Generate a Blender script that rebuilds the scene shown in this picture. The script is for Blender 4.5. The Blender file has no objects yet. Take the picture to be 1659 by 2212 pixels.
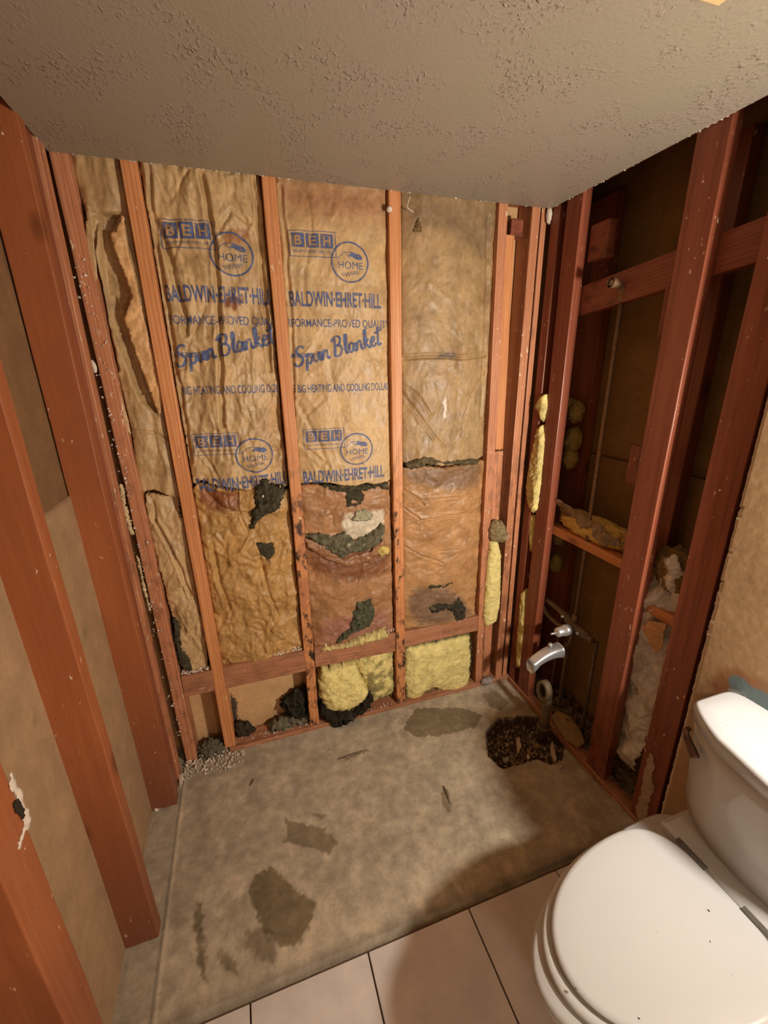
import bpy, bmesh, math, random
import numpy as np
from mathutils import Vector, Matrix, Quaternion
random.seed(7)

# ------------------------------------------------------------------ camera
W, H = 1.608, 2.151
CAM = np.array([0.4079, -1.5908, 1.5804])
ROT = np.array([[0.94947, 0.29263, 0.11349], [-0.31345, 0.90264, 0.29494], [-0.01613, -0.31561, 0.94875]])
FOC = 916.5563
sc = bpy.context.scene
cd = bpy.data.cameras.new('camera'); cam = bpy.data.objects.new('camera', cd); sc.collection.objects.link(cam)
cd.sensor_fit = 'HORIZONTAL'; cd.sensor_width = 36; cd.lens = 36*FOC/1659; cd.clip_start = .02
Rm = Matrix([[ROT[i][0], ROT[i][2], -ROT[i][1]] for i in range(3)])
cam.matrix_world = Matrix.Translation(Vector(CAM)) @ Rm.to_4x4()
sc.camera = cam
# ------------------------------------------------------------------ light and exposure
sc.view_settings.view_transform = 'Standard'; sc.view_settings.look = 'None'
sc.view_settings.gamma = 1; sc.view_settings.use_curve_mapping = False
sc.view_settings.exposure = 0.1
wd = bpy.data.worlds.new('world'); sc.world = wd; wd.use_nodes = True
wd.node_tree.nodes['Background'].inputs[0].default_value = (1, .8, .6, 1)
wd.node_tree.nodes['Background'].inputs[1].default_value = 0.0
def lamp(name, loc, power, radius, col):
    l = bpy.data.lights.new(name, 'POINT'); l.energy = power; l.shadow_soft_size = radius; l.color = col
    o = bpy.data.objects.new(name, l); o.location = loc; sc.collection.objects.link(o); return o
L_ = bpy.data.lights.new('work_lamp', 'AREA'); L_.shape = 'DISK'; L_.size = .13; L_.energy = 31; L_.color = (1, .93, .82)
wl = bpy.data.objects.new('work_lamp', L_); sc.collection.objects.link(wl); wl.location = (1.525, -1.70, 1.36)
wl.rotation_euler = Vector((-.14, 1, -.06)).to_track_quat('-Z', 'Y').to_euler()
lamp('fill_lamp', (1.15, -2.85, 1.05), 15, .14, (1, .90, .78))  # added fill from behind the camera to brighten the back wall, no real fixture

# ------------------------------------------------------------------ helpers
def at(u, v, ax, val):
    d = ROT @ np.array([(u-829.5)/FOC, 1, -(v-1106)/FOC]); k = 'xyz'.index(ax)
    return CAM + (val-CAM[k])/d[k]*d
def pts(lst, ax, val):
    k = [i for i in range(3) if 'xyz'[i] != ax]
    return [tuple(at(u, v, ax, val)[k]) for u, v in lst]

_P = np.random.RandomState(3).permutation(4096)
def _hash(ix, iy, s):
    return _P[(_P[(ix.astype(np.int64)*7+s*131) & 4095] + iy.astype(np.int64)*13) & 4095]
def pn(x, y, s=0):
    "gradient noise about -1..1"
    x = np.asarray(x, float); y = np.asarray(y, float)
    ix = np.floor(x); iy = np.floor(y); fx = x-ix; fy = y-iy
    def g(dx, dy):
        a = _hash(ix+dx, iy+dy, s)*(2*math.pi/4096)
        return np.cos(a)*(fx-dx)+np.sin(a)*(fy-dy)
    u = fx**3*(fx*(fx*6-15)+10); v = fy**3*(fy*(fy*6-15)+10)
    n0 = g(0, 0)*(1-u)+g(1, 0)*u; n1 = g(0, 1)*(1-u)+g(1, 1)*u
    return 1.5*(n0*(1-v)+n1*v)
def fbm(x, y, s=0, o=4):
    r = 0; a = 1; t = 0
    for k in range(o):
        r = r+a*pn(x*2**k, y*2**k, s+k*17); t += a; a *= .5
    return r/t
def crumple(x, y, s=0, o=4, r=.55):
    "sharp creases both ways"
    h = 0; a = 1
    for k in range(o):
        f = 1.9**k; wx = x*f+.35*pn(x*f*.7, y*f*.7, s+k+50); wy = y*f+.35*pn(x*f*.7+9, y*f*.7, s+k+60)
        h = h+a*(np.abs(pn(wx, wy, s+k*11))-np.abs(pn(wx+31.3, wy+7.7, s+k*11+5))); a *= r
    return h
def creases(x, y, s=0):
    h = 0
    for k, (f, w, a) in enumerate(((1, .07, 1), (2.1, .09, .6), (4.3, .11, .35))):
        wx = x*f+.5*pn(x*f*.5, y*f*.5, s+k+70); wy = y*f+.5*pn(x*f*.5+5, y*f*.5, s+k+80)
        m = ss(-.1, .35, pn(x*f*.8+3, y*f*.8, s+k+90)); m2 = ss(-.1, .35, pn(x*f*.8+13, y*f*.8, s+k+95))
        h = h-a*m*np.exp(-(pn(wx, wy, s+k*7+40)/w)**2)+a*.9*m2*np.exp(-(pn(wx+17, wy+3, s+k*7+44)/w)**2)
    return h
def sdf(poly, px, py):
    "signed distance, positive inside"
    P = np.array(poly, float); Q = np.roll(P, -1, 0); d = np.full(px.shape, 1e9); c = np.zeros(px.shape, bool)
    for (ax, ay), (bx, by) in zip(P, Q):
        ex, ey = bx-ax, by-ay; wx, wy = px-ax, py-ay
        t = np.clip((wx*ex+wy*ey)/(ex*ex+ey*ey+1e-12), 0, 1)
        d = np.minimum(d, np.hypot(wx-t*ex, wy-t*ey))
        cond = ((ay > py) != (by > py)) & (px < (bx-ax)*(py-ay)/((by-ay) if by != ay else 1e-12)+ax)
        c ^= cond
    return np.where(c, d, -d)
def lined(pl, px, py):
    "distance to an open polyline"
    d = np.full(px.shape, 1e9)
    for (ax, ay), (bx, by) in zip(pl[:-1], pl[1:]):
        ex, ey = bx-ax, by-ay; wx, wy = px-ax, py-ay
        t = np.clip((wx*ex+wy*ey)/(ex*ex+ey*ey+1e-12), 0, 1)
        d = np.minimum(d, np.hypot(wx-t*ex, wy-t*ey))
    return d
def ss(a, b, x):
    t = np.clip((x-a)/(b-a), 0, 1); return t*t*(3-2*t)

def setp(o, label=None, cat=None, group=None, kind=None):
    if label: o['label'] = label
    if cat: o['category'] = cat
    if group: o['group'] = group
    if kind: o['kind'] = kind
    return o
def link(name, me, m, parent=None, smooth=True):
    o = bpy.data.objects.new(name, me); sc.collection.objects.link(o)
    if m: me.materials.append(m)
    if parent: o.parent = parent
    if smooth: me.shade_smooth()
    return o
def mesh(name, V, F, m, parent=None, smooth=True, col=None):
    me = bpy.data.meshes.new(name); me.from_pydata([tuple(v) for v in V], [], [tuple(f) for f in F])
    if col is not None:
        a = me.color_attributes.new('Col', 'FLOAT_COLOR', 'POINT')
        c = np.ones((len(V), 4)); c[:, :3] = col; a.data.foreach_set('color', c.ravel())
    me.update()
    return link(name, me, m, parent, smooth)
def bm_obj(name, bm, m, parent=None, smooth=False):
    me = bpy.data.meshes.new(name); bmesh.ops.recalc_face_normals(bm, faces=bm.faces); bm.to_mesh(me); bm.free()
    return link(name, me, m, parent, smooth)
def empty(name, loc, label=None, cat=None, group=None):
    o = bpy.data.objects.new(name, None); o.location = loc; o.empty_display_size = .05
    sc.collection.objects.link(o); return setp(o, label, cat, group)
def adopt(parent, kids):
    bpy.context.view_layer.update()
    for k in kids:
        k.parent = parent; k.matrix_parent_inverse = Matrix.Translation(-parent.location)

# frames: map (a, b, out) to world
FR = {'back': lambda a, b, o: np.stack([a, -o, b], -1),          # a=x b=z, out towards room (-y)
      'right': lambda a, b, o: np.stack([W-o, a, b], -1),        # a=y b=z, out towards -x
      'left': lambda a, b, o: np.stack([o, a, b], -1),
      'floor': lambda a, b, o: np.stack([a, b, o], -1)}
def relief(name, frame, poly, res, h, m, parent=None, jit=0, jf=60, col=None, back=None, holes=(), seed=0, bfun=None):
    """a sheet with real height: outline poly, front height h(a,b,edge_distance), back height 'back' or constant sheet thickness"""
    P = np.array(poly); lo = P.min(0)-.02; hi = P.max(0)+.02
    na = int((hi[0]-lo[0])/res)+2; nb = int((hi[1]-lo[1])/res)+2
    A, B = np.meshgrid(lo[0]+np.arange(na)*res, lo[1]+np.arange(nb)*res, indexing='ij')
    def sd(a, b):
        wa, wb = a, b
        if jit:
            wa = a+jit*fbm(a*jf, b*jf, seed+3, 3)*1.6; wb = b+jit*fbm(a*jf+40, b*jf, seed+4, 3)*1.6
        s = sdf(poly, wa, wb)
        for hp in holes: s = np.minimum(s, -sdf(hp, wa, wb))
        return s
    S = sd(A, B); ins = S > 0
    q = ins[:-1, :-1] & ins[1:, :-1] & ins[1:, 1:] & ins[:-1, 1:]
    if not q.any(): return None
    ids = -np.ones(A.shape, int); used = np.zeros(A.shape, bool)
    used[:-1, :-1] |= q; used[1:, :-1] |= q; used[1:, 1:] |= q; used[:-1, 1:] |= q
    cnt = np.zeros(A.shape, int); cnt[:-1, :-1] += q; cnt[1:, :-1] += q; cnt[1:, 1:] += q; cnt[:-1, 1:] += q
    bd = used & (cnt < 4) & (S < res*1.2)
    e = res*.2; ga = (sd(A+e, B)-S)/e; gb = (sd(A, B+e)-S)/e; gl = np.maximum(np.hypot(ga, gb), .5)
    A = np.where(bd, A-S*ga/gl**2*.9, A); B = np.where(bd, B-S*gb/gl**2*.9, B); S = np.where(bd, 0, S)
    ids[used] = np.arange(used.sum())
    a, b, s = A[used], B[used], S[used]
    hh = h(a, b, s); V = FR[frame](a, b, hh); n = len(V)
    ii, jj = np.nonzero(q)
    f = np.stack([ids[ii, jj], ids[ii+1, jj], ids[ii+1, jj+1], ids[ii, jj+1]], -1)
    kb = hh-.0015 if back is None else (np.minimum(hh-.0008, back) if not bfun else bfun(a, b, hh))
    V2 = FR[frame](a, b, kb)
    # directed boundary edges
    E = np.concatenate([f[:, [0, 1]], f[:, [1, 2]], f[:, [2, 3]], f[:, [3, 0]]])
    key = E[:, 0]*n+E[:, 1]; rev = E[:, 1]*n+E[:, 0]; be = E[~np.isin(key, rev)]
    side = np.stack([be[:, 1], be[:, 0], be[:, 0]+n, be[:, 1]+n], -1)
    F = np.concatenate([f, f[:, ::-1]+n, side]); Vall = np.concatenate([V, V2])
    if frame in ('right',): F = F[:, ::-1]
    c = None
    if col is not None:
        c1 = col(a, b, s); c = np.concatenate([c1, c1])
    return mesh(name, Vall, F, m, parent, True, c)

# ------------------------------------------------------------------ materials
def srgb(r, g, b):
    f = lambda c: (c/255/12.92) if c/255 <= .04045 else ((c/255+.055)/1.055)**2.4
    return np.array([f(r), f(g), f(b)])
class N:
    def __init__(s, name, rough=.6, metal=0, spec=.5):
        s.m = bpy.data.materials.new(name); s.m.use_nodes = True; s.t = s.m.node_tree; s.b = s.t.nodes['Principled BSDF']
        s.b.inputs['Roughness'].default_value = rough; s.b.inputs['Metallic'].default_value = metal
        s.b.inputs['Specular IOR Level'].default_value = spec
        s.tc = s.new('ShaderNodeTexCoord')
    def new(s, k, **kw):
        n = s.t.nodes.new(k)
        for a, v in kw.items(): setattr(n, a, v)
        return n
    def l(s, a, b): s.t.links.new(a, b)
    def map(s, sc_, coord='Object', rnd=False):
        mp = s.new('ShaderNodeMapping'); s.l(s.tc.outputs[coord], mp.inputs[0]); mp.inputs['Scale'].default_value = sc_
        if rnd:
            oi = s.new('ShaderNodeObjectInfo'); mu = s.new('ShaderNodeMath', operation='MULTIPLY'); mu.inputs[1].default_value = 37
            s.l(oi.outputs['Random'], mu.inputs[0]); cb = s.new('ShaderNodeCombineXYZ')
            for i in range(3): s.l(mu.outputs[0], cb.inputs[i])
            s.l(cb.outputs[0], mp.inputs['Location'])
        return mp.outputs[0]
    def noise(s, vec, scale=5, det=4, rough=.55, dist=0):
        n = s.new('ShaderNodeTexNoise'); s.l(vec, n.inputs['Vector']); n.inputs['Scale'].default_value = scale
        n.inputs['Detail'].default_value = det; n.inputs['Roughness'].default_value = rough; n.inputs['Distortion'].default_value = dist
        return n.outputs['Fac']
    def ramp(s, fac, stops, interp='LINEAR'):
        r = s.new('ShaderNodeValToRGB'); s.l(fac, r.inputs[0]); e = r.color_ramp.elements; r.color_ramp.interpolation = interp
        while len(e) < len(stops): e.new(.5)
        for k, (p, c) in enumerate(stops):
            e[k].position = p
            if np.isscalar(c): c = (c, c, c)
            e[k].color = (*c, 1)
        return r.outputs[0]
    def mix(s, fac, a, b, mode='MIX'):
        n = s.new('ShaderNodeMix', data_type='RGBA', blend_type=mode)
        for k, v in ((0, fac), (6, a), (7, b)):
            if hasattr(v, 'links'): s.l(v, n.inputs[k])
            elif k == 0: n.inputs[0].default_value = v
            else: n.inputs[k].default_value = (*v, 1)
        return n.outputs[2]
    def math(s, op, a, b=None):
        n = s.new('ShaderNodeMath', operation=op)
        for k, v in ((0, a), (1, b)):
            if v is None: continue
            if hasattr(v, 'links'): s.l(v, n.inputs[k])
            else: n.inputs[k].default_value = v
        return n.outputs[0]
    def col(s, c):
        if hasattr(c, 'links'): s.l(c, s.b.inputs['Base Color'])
        else: s.b.inputs['Base Color'].default_value = (*c, 1)
        return s
    def bump(s, h, st=.3, dist=.002):
        b = s.new('ShaderNodeBump'); b.inputs['Strength'].default_value = st; b.inputs['Distance'].default_value = dist
        s.l(h, b.inputs['Height']); s.l(b.outputs[0], s.b.inputs['Normal']); return s
    def rough(s, r): s.l(r, s.b.inputs['Roughness']); return s

def wood(name, base, dark, mould=0, fleck=.0, zr=(0, 1), rough=.5, ring=.5, foot=None):
    n = N(name, rough, 0, .4)
    v = n.map((1, 1, .06), rnd=True)
    g1 = n.noise(v, 38, 5, .6, .4); g2 = n.noise(v, 210, 3, .5)
    w = n.new('ShaderNodeTexWave', bands_direction='X'); vv = n.map((1, 1, .035), rnd=True); n.l(vv, w.inputs[0])
    w.inputs['Scale'].default_value = 26; w.inputs['Distortion'].default_value = 9; w.inputs['Detail'].default_value = 2; w.inputs['Detail Scale'].default_value = 1.3
    c = n.mix(n.ramp(g1, [(.35, 0), (.68, 1)]), base, np.array(base)*np.array([.80, .72, .64]))
    c = n.mix(n.math('MULTIPLY', n.ramp(w.outputs['Fac'], [(.55, 0), (1, 1)]), ring), c, dark)
    c = n.mix(n.math('MULTIPLY', n.ramp(g2, [(.5, 0), (.72, 1)]), .35), c, dark)
    # slow tone drift along the length
    c = n.mix(n.math('MULTIPLY', n.ramp(n.noise(n.map((1, 1, .5), rnd=True), 3.2, 2), [(.38, 0), (.7, 1)]), .45), c, np.array(base)*np.array([.62, .5, .42]))
    # knots
    vo = n.new('ShaderNodeTexVoronoi'); n.l(n.map((1, 1, .5), rnd=True), vo.inputs['Vector']); vo.inputs['Scale'].default_value = 5.5
    c = n.mix(n.math('MULTIPLY', n.ramp(vo.outputs['Distance'], [(.05, 1), (.13, 0)]), .75), c, np.array(dark)*.4)
    if mould:
        sx = n.new('ShaderNodeSeparateXYZ'); n.l(n.tc.outputs['Object'], sx.inputs[0])
        mk = n.ramp(n.noise(n.map((1, 1, .55), rnd=True), 26, 5, .62), [(.50, 0), (.60, 1)])
        zz = n.new('ShaderNodeMapRange'); n.l(sx.outputs[2], zz.inputs[0]); zz.interpolation_type = 'SMOOTHSTEP'
        zz.inputs[1].default_value = zr[1]+.25; zz.inputs[2].default_value = zr[1]-.25
        mk = n.math('MULTIPLY', n.math('MULTIPLY', mk, zz.outputs[0]), mould); c = n.mix(mk, c, srgb(48, 34, 26))
        pl = n.ramp(n.noise(n.map((1, 1, .8), rnd=True), 15, 3, .5), [(.52, 0), (.62, 1)])
        c = n.mix(n.math('MULTIPLY', n.math('MULTIPLY', pl, zz.outputs[0]), mould*.5), c, srgb(150, 92, 66))
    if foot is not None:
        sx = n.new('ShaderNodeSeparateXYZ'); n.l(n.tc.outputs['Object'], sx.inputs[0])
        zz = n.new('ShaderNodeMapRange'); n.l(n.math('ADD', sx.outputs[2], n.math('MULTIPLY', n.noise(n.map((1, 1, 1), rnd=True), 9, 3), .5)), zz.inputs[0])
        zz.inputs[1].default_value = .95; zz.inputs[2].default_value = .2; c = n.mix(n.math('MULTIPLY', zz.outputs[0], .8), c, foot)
    if fleck:
        nf = n.noise(n.map((1, 1, .45), rnd=True), 78, 3, .6); big = n.noise(n.map((1, 1, 1), rnd=True), 6, 2)
        mk = n.math('MULTIPLY', n.ramp(nf, [(.70-.05*fleck, 0), (.73-.05*fleck, 1)]), n.ramp(big, [(.48, 0), (.58, 1)]))
        c = n.mix(mk, c, srgb(222, 196, 168))
    n.col(c); n.bump(n.math('ADD', g1, n.math('MULTIPLY', g2, .4)), .25, .0012)
    n.rough(n.ramp(g1, [(.3, rough-.1), (.7, rough+.14)]))
    return n.m
fir = srgb(220, 152, 98); firdk = srgb(162, 92, 54)
M_fir = wood('fir_wood', fir, firdk, 0, .25)
M_firm = wood('weathered_fir_wood', fir*.97, firdk, 1, .7, zr=(0, 1.15))
M_red = wood('red_fir_wood', srgb(150, 84, 60), srgb(104, 52, 36), .6, .5, zr=(0, .18), rough=.4)
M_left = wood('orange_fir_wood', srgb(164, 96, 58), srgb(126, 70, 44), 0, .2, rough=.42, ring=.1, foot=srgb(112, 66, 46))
M_fleck = wood('plaster_flecked_wood', srgb(202, 138, 100), srgb(146, 88, 60), .35, 1.35, zr=(0, 1.3), rough=.5)
M_block = wood('dusty_wood', srgb(186, 130, 96), srgb(126, 76, 54), .25, .8, zr=(0, 2), rough=.55)

def attr_mat(name, rough, scale, amt, bump=.3, bd=.002, spec=.3, det=5, sheen=0, fleck=None):
    n = N(name, rough, 0, spec); a = n.new('ShaderNodeAttribute', attribute_name='Col')
    f1 = n.noise(n.map((1, 1, 1)), scale, det, .6); f2 = n.noise(n.map((1, 1, 1)), scale*6, 3, .6)
    c = n.mix(1, a.outputs['Color'], n.ramp(f1, [(.3, 1-amt), (.7, 1+amt*.35)]), 'MULTIPLY')
    c = n.mix(1, c, n.ramp(f2, [(.3, 1-amt*.6), (.7, 1+amt*.2)]), 'MULTIPLY')
    if fleck is not None:
        f3 = n.noise(n.map((1, 1, 1)), 150, 2, .5); c = n.mix(n.ramp(f3, [(.70, 0), (.74, 1)]), c, fleck)
    n.col(c); n.bump(n.math('ADD', f2, f1), bump, bd)
    if sheen: n.rough(n.ramp(f1, [(.35, rough-sheen), (.7, rough+.1)]))
    return n.m
M_kraft = attr_mat('kraft_paper', .52, 14, .26, .35, .0018, .42, sheen=.12)
M_wool = attr_mat('grey_mineral_wool', .95, 60, .55, 1, .006, .1)
M_yellow = attr_mat('yellow_glass_wool', .95, 45, .22, .9, .005, .1)
M_conc = attr_mat('bare_concrete', .72, 16, .2, .35, .0015, .3, fleck=None)
M_board = attr_mat('tan_board', .75, 12, .18, .2, .001, .25)
M_dry = attr_mat('brown_primed_drywall', .42, 9, .16, .35, .0012, .45, sheen=.08)
M_dirt = attr_mat('dark_rubble_earth', .95, 70, .5, 1, .004, .1)

def plain(name, c, rough=.5, metal=0, spec=.5, var=.1, scale=20, bump=0):
    n = N(name, rough, metal, spec); f = n.noise(n.map((1, 1, 1)), scale, 4)
    n.col(n.mix(n.ramp(f, [(.3, 0), (.7, 1)]), np.array(c)*(1-var), np.array(c)))
    if bump: n.bump(f, bump, .002)
    return n.m
M_plaster = plain('white_plaster', srgb(225, 208, 190), .85, var=.25, scale=60, bump=.4)
M_chrome = plain('worn_chrome', srgb(214, 212, 212), .34, .72, var=.2, scale=90)
M_galv = plain('dull_brass_pipe', srgb(150, 116, 84), .5, .55, var=.4, scale=60, bump=.2)
M_dull = plain('dirty_waste_pipe', srgb(120, 98, 74), .6, .1, var=.4, scale=50, bump=.2)
M_porc = plain('white_porcelain', srgb(190, 187, 184), .12, 0, .6, var=.03)
M_seat = N('white_plastic_lid', .28, 0, .5); _f = M_seat.noise(M_seat.map((1, 1, 1)), 150, 2)
M_seat.col(M_seat.mix(M_seat.ramp(_f, [(.775, 0), (.785, 1)]), srgb(190, 188, 186), srgb(110, 95, 80))); M_seat = M_seat.m
M_tanklid = N('speckled_porcelain', .2, 0, .5); _f = M_tanklid.noise(M_tanklid.map((1, 1, 1)), 190, 2)
M_tanklid.col(M_tanklid.mix(M_tanklid.ramp(_f, [(.735, 0), (.75, 1)]), srgb(184, 182, 182), srgb(96, 84, 76))); M_tanklid = M_tanklid.m
M_lever = plain('tarnished_lever_metal', srgb(120, 92, 82), .3, .85, var=.3, scale=60)
M_hinge = plain('grey_hinge_metal', srgb(120, 112, 105), .38, .5, var=.3, scale=80)
M_ink = N('faded_blue_ink', .6); _f = M_ink.noise(M_ink.map((1, 1, 1)), 55, 5, .7)
M_ink.col(M_ink.mix(M_ink.ramp(_f, [(.35, 0), (.7, 1)]), srgb(62, 82, 134), srgb(88, 98, 132)))
M_ink.l(M_ink.ramp(_f, [(.36, .3), (.56, .95)]), M_ink.b.inputs['Alpha']); M_ink = M_ink.m
def plastic_film():
    n = N('crumpled_plastic_film', .16, 0, .9); f = n.noise(n.map((1, 1, 1)), 30, 4)
    n.col(n.mix(n.ramp(f, [(.35, 0), (.7, 1)]), srgb(196, 184, 170), srgb(232, 224, 212)))
    n.b.inputs['Alpha'].default_value = .88; return n.m
M_film = plastic_film()

# ceiling material: knocked-down texture
n = N('textured_ceiling_paint', .5, 0, .4)
v = n.map((1, 1, 1)); big = n.noise(v, 7, 3); f = n.noise(n.map((1.3, .8, 1)), 95, 3, .5, .3); f2 = n.noise(v, 120, 2, .5)
sp = n.math('MULTIPLY', n.ramp(f, [(.54, 0), (.74, 1)]), n.ramp(big, [(.45, .1), (.62, 1)]))
c = n.mix(n.ramp(n.noise(v, 3.5, 3), [(.35, 0), (.65, 1)]), srgb(152, 142, 122), srgb(156, 141, 128))
n.col(c); n.bump(n.math('ADD', sp, n.math('MULTIPLY', f2, .3)), .85, .003); M_ceil = n.m
# tile
n = N('glazed_floor_tile', .3, 0, .5)
n.col(n.mix(n.ramp(n.noise(n.map((1, 1, 1)), 9, 5), [(.35, 0), (.7, 1)]), srgb(200, 188, 180), srgb(220, 208, 200))); M_tile = n.m
M_grout = plain('dark_grout', srgb(110, 92, 76), .9, var=.3, scale=80)
M_dark = plain('dark_unlit_board', srgb(96, 66, 42), .85, var=.3, scale=10)

# ------------------------------------------------------------------ solids
def rbox(name, size, m, parent=None, bevel=.003, org=(0, 0, 0), loc=None, rot=None, nseg=1, warp=0, seed=0):
    """box of size (x,y,z), local origin at org corner-centre; long axis z cut into nseg pieces and slightly warped"""
    bm = bmesh.new(); bmesh.ops.create_cube(bm, size=1)
    for vv in bm.verts: vv.co = Vector((vv.co.x*size[0]+org[0], vv.co.y*size[1]+org[1], vv.co.z*size[2]+org[2]))
    if nseg > 1:
        for k in range(1, nseg):
            z = org[2]-size[2]/2+size[2]*k/nseg
            bmesh.ops.bisect_plane(bm, geom=bm.verts[:]+bm.edges[:]+bm.faces[:], plane_co=(0, 0, z), plane_no=(0, 0, 1))
    long = [e for e in bm.edges if len(e.link_faces) == 2 and e.calc_face_angle(0) > .5]
    bmesh.ops.bevel(bm, geom=long, offset=bevel, segments=2, affect='EDGES', profile=.5)
    if warp:
        for vv in bm.verts:
            z = vv.co.z; k = Vector((math.sin(z*3.1+seed)+.35*math.sin(z*17+seed*2), math.sin(z*2.3+seed*1.7)*.6, 0))*warp
            vv.co += k
    o = bm_obj(name, bm, m, parent, False)
    if loc is not None: o.location = loc
    if rot is not None: o.rotation_euler = rot
    return o
def beam(name, p0, p1, w, d, m, label=None, cat=None, group=None, xdir=(1, 0, 0), bevel=.003, warp=.0012, parent=None):
    "timber from p0 to p1 (centres of its ends); w along xdir, d across"
    p0 = Vector(p0); p1 = Vector(p1); z = (p1-p0); L = z.length; z.normalize()
    x = Vector(xdir); x = (x-z*x.dot(z)).normalized(); y = z.cross(x)
    o = rbox(name, (w, d, L), m, parent, bevel, org=(0, 0, L/2), nseg=max(2, int(L/.12)), warp=warp, seed=random.random()*9)
    o.matrix_world = Matrix.Translation(p0) @ Matrix((x, y, z)).transposed().to_4x4()
    return setp(o, label, cat, group)
def tube(name, P, r, m, parent=None, seg=12, cap=True, scl=None):
    "smooth tube along points with radius or radius list"
    P = [Vector(p) for p in P]; R = r if hasattr(r, '__len__') else [r]*len(P); V = []; F = []
    t = (P[1]-P[0]).normalized(); up = Vector((0, 0, 1)) if abs(t.z) < .9 else Vector((1, 0, 0)); u = t.cross(up).normalized()
    for i, p in enumerate(P):
        t = (P[min(i+1, len(P)-1)]-P[max(i-1, 0)]).normalized(); u = (u-t*u.dot(t)).normalized(); w_ = t.cross(u)
        for k in range(seg):
            a = 2*math.pi*k/seg; V.append(p+(u*math.cos(a)+w_*math.sin(a))*R[i])
    for i in range(len(P)-1):
        for k in range(seg): F.append((i*seg+k, i*seg+(k+1) % seg, (i+1)*seg+(k+1) % seg, (i+1)*seg+k))
    if cap: F.append(tuple(range(seg))[::-1]); F.append(tuple((len(P)-1)*seg+k for k in range(seg)))
    me = bpy.data.meshes.new(name); me.from_pydata([tuple(v) for v in V], [], F); o = link(name, me, m, parent)
    bm = bmesh.new(); bm.from_mesh(me); bmesh.ops.recalc_face_normals(bm, faces=bm.faces); bm.to_mesh(me); bm.free()
    for e in me.edges: pass
    return o
def curve_pts(P, n=8):
    "catmull-rom through points"
    P = [Vector(p) for p in P]; Q = [P[0]*2-P[1]]+P+[P[-1]*2-P[-2]]; out = []
    for i in range(1, len(Q)-2):
        for k in range(n):
            t = k/n; a, b, c, d = Q[i-1:i+3]
            out.append(.5*((2*b)+(c-a)*t+(2*a-5*b+4*c-d)*t*t+(3*b-a-3*c+d)*t**3))
    out.append(P[-1]); return out
def chips(name, spots, m, parent=None, smin=.002, smax=.007, seed=1, flat=.5):
    "one mesh of small irregular chips at the given points"
    r = random.Random(seed); V = []; F = []
    for p in spots:
        s = r.uniform(smin, smax); q = Quaternion((r.gauss(0, 1), r.gauss(0, 1), r.gauss(0, 1), r.gauss(0, 1))).normalized(); b0 = len(V)
        for sx in (-1, 1):
            for sy in (-1, 1):
                for sz in (-1, 1):
                    V.append(Vector(p)+q @ Vector((sx*s*r.uniform(.5, 1.2), sy*s*r.uniform(.4, 1), sz*s*flat*r.uniform(.4, 1))))
        for f in ((0, 1, 3, 2), (4, 6, 7, 5), (0, 4, 5, 1), (2, 3, 7, 6), (0, 2, 6, 4), (1, 5, 7, 3)): F.append(tuple(b0+k for k in f))
    return mesh(name, V, F, m, parent, False)
def fibres(name, spots, m, length=.02, down=(0, -.2, -1), seed=2, parent=None, width=.0006, col=None):
    "fine curved strands, thin three-sided tubes in one mesh"
    r = random.Random(seed); V = []; F = []
    for p in spots:
        d = (Vector(down)+Vector((r.gauss(0, .55), r.gauss(0, .35), r.gauss(0, .45)))).normalized(); L = length*r.uniform(.4, 1.3)
        bend = Vector((r.gauss(0, .5), r.gauss(0, .5), r.gauss(0, .5)))*L; prev = None
        for k in range(4):
            t = k/3; c = Vector(p)+d*L*t+bend*t*t*.5; b0 = len(V)
            for a in range(3):
                an = a*2.094; V.append(c+Vector((math.cos(an), .6*math.sin(an), math.sin(an)))*width*(1.05-t))
            if k:
                for a in range(3): F.append((b0-3+a, b0-3+(a+1) % 3, b0+(a+1) % 3, b0+a))
    o = mesh(name, V, F, m, parent, True, None if col is None else np.tile(col, (len(V), 1))); o['kind'] = 'stuff'; return o

# ------------------------------------------------------------------ printing on the paper
def text_bm(body, wd_, ht, bold=.0, shear=0):
    "flat lettering in a unit frame: left-bottom at 0,0, scaled to wd_ x ht"
    cu = bpy.data.curves.new('t', 'FONT'); cu.body = body; cu.fill_mode = 'FRONT'; cu.offset = bold; cu.shear = shear
    ob = bpy.data.objects.new('t', cu); sc.collection.objects.link(ob); bpy.context.view_layer.update()
    dg = bpy.context.evaluated_depsgraph_get(); me = bpy.data.meshes.new_from_object(ob.evaluated_get(dg))
    bm = bmesh.new(); bm.from_mesh(me); bpy.data.objects.remove(ob); bpy.data.curves.remove(cu); bpy.data.meshes.remove(me)
    xs = [v.co.x for v in bm.verts]; ys = [v.co.y for v in bm.verts]
    for v in bm.verts: v.co = Vector(((v.co.x-min(xs))/(max(xs)-min(xs))*wd_, (v.co.y-min(ys))/(max(ys)-min(ys))*ht, 0))
    return bm
def poly_bm(polys):
    bm = bmesh.new()
    for p in polys: bm.faces.new([bm.verts.new((x, y, 0)) for x, y in p])
    return bm
def stroke_bm(strokes, w, close=False):
    "ribbons of width w along polylines"
    bm = bmesh.new()
    for st in strokes:
        S = [Vector((x, y, 0)) for x, y in st]; L = []; Rr = []
        for i, p in enumerate(S):
            t = (S[min(i+1, len(S)-1)]-S[max(i-1, 0)]); t.z = 0
            if t.length < 1e-9: t = Vector((1, 0, 0))
            t.normalize(); nn = Vector((-t.y, t.x, 0))
            ww = w(i/(len(S)-1), t) if callable(w) else w
            L.append(bm.verts.new(p+nn*ww/2)); Rr.append(bm.verts.new(p-nn*ww/2))
        for i in range(len(S)-1): bm.faces.new((L[i], L[i+1], Rr[i+1], Rr[i]))
    return bm
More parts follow.
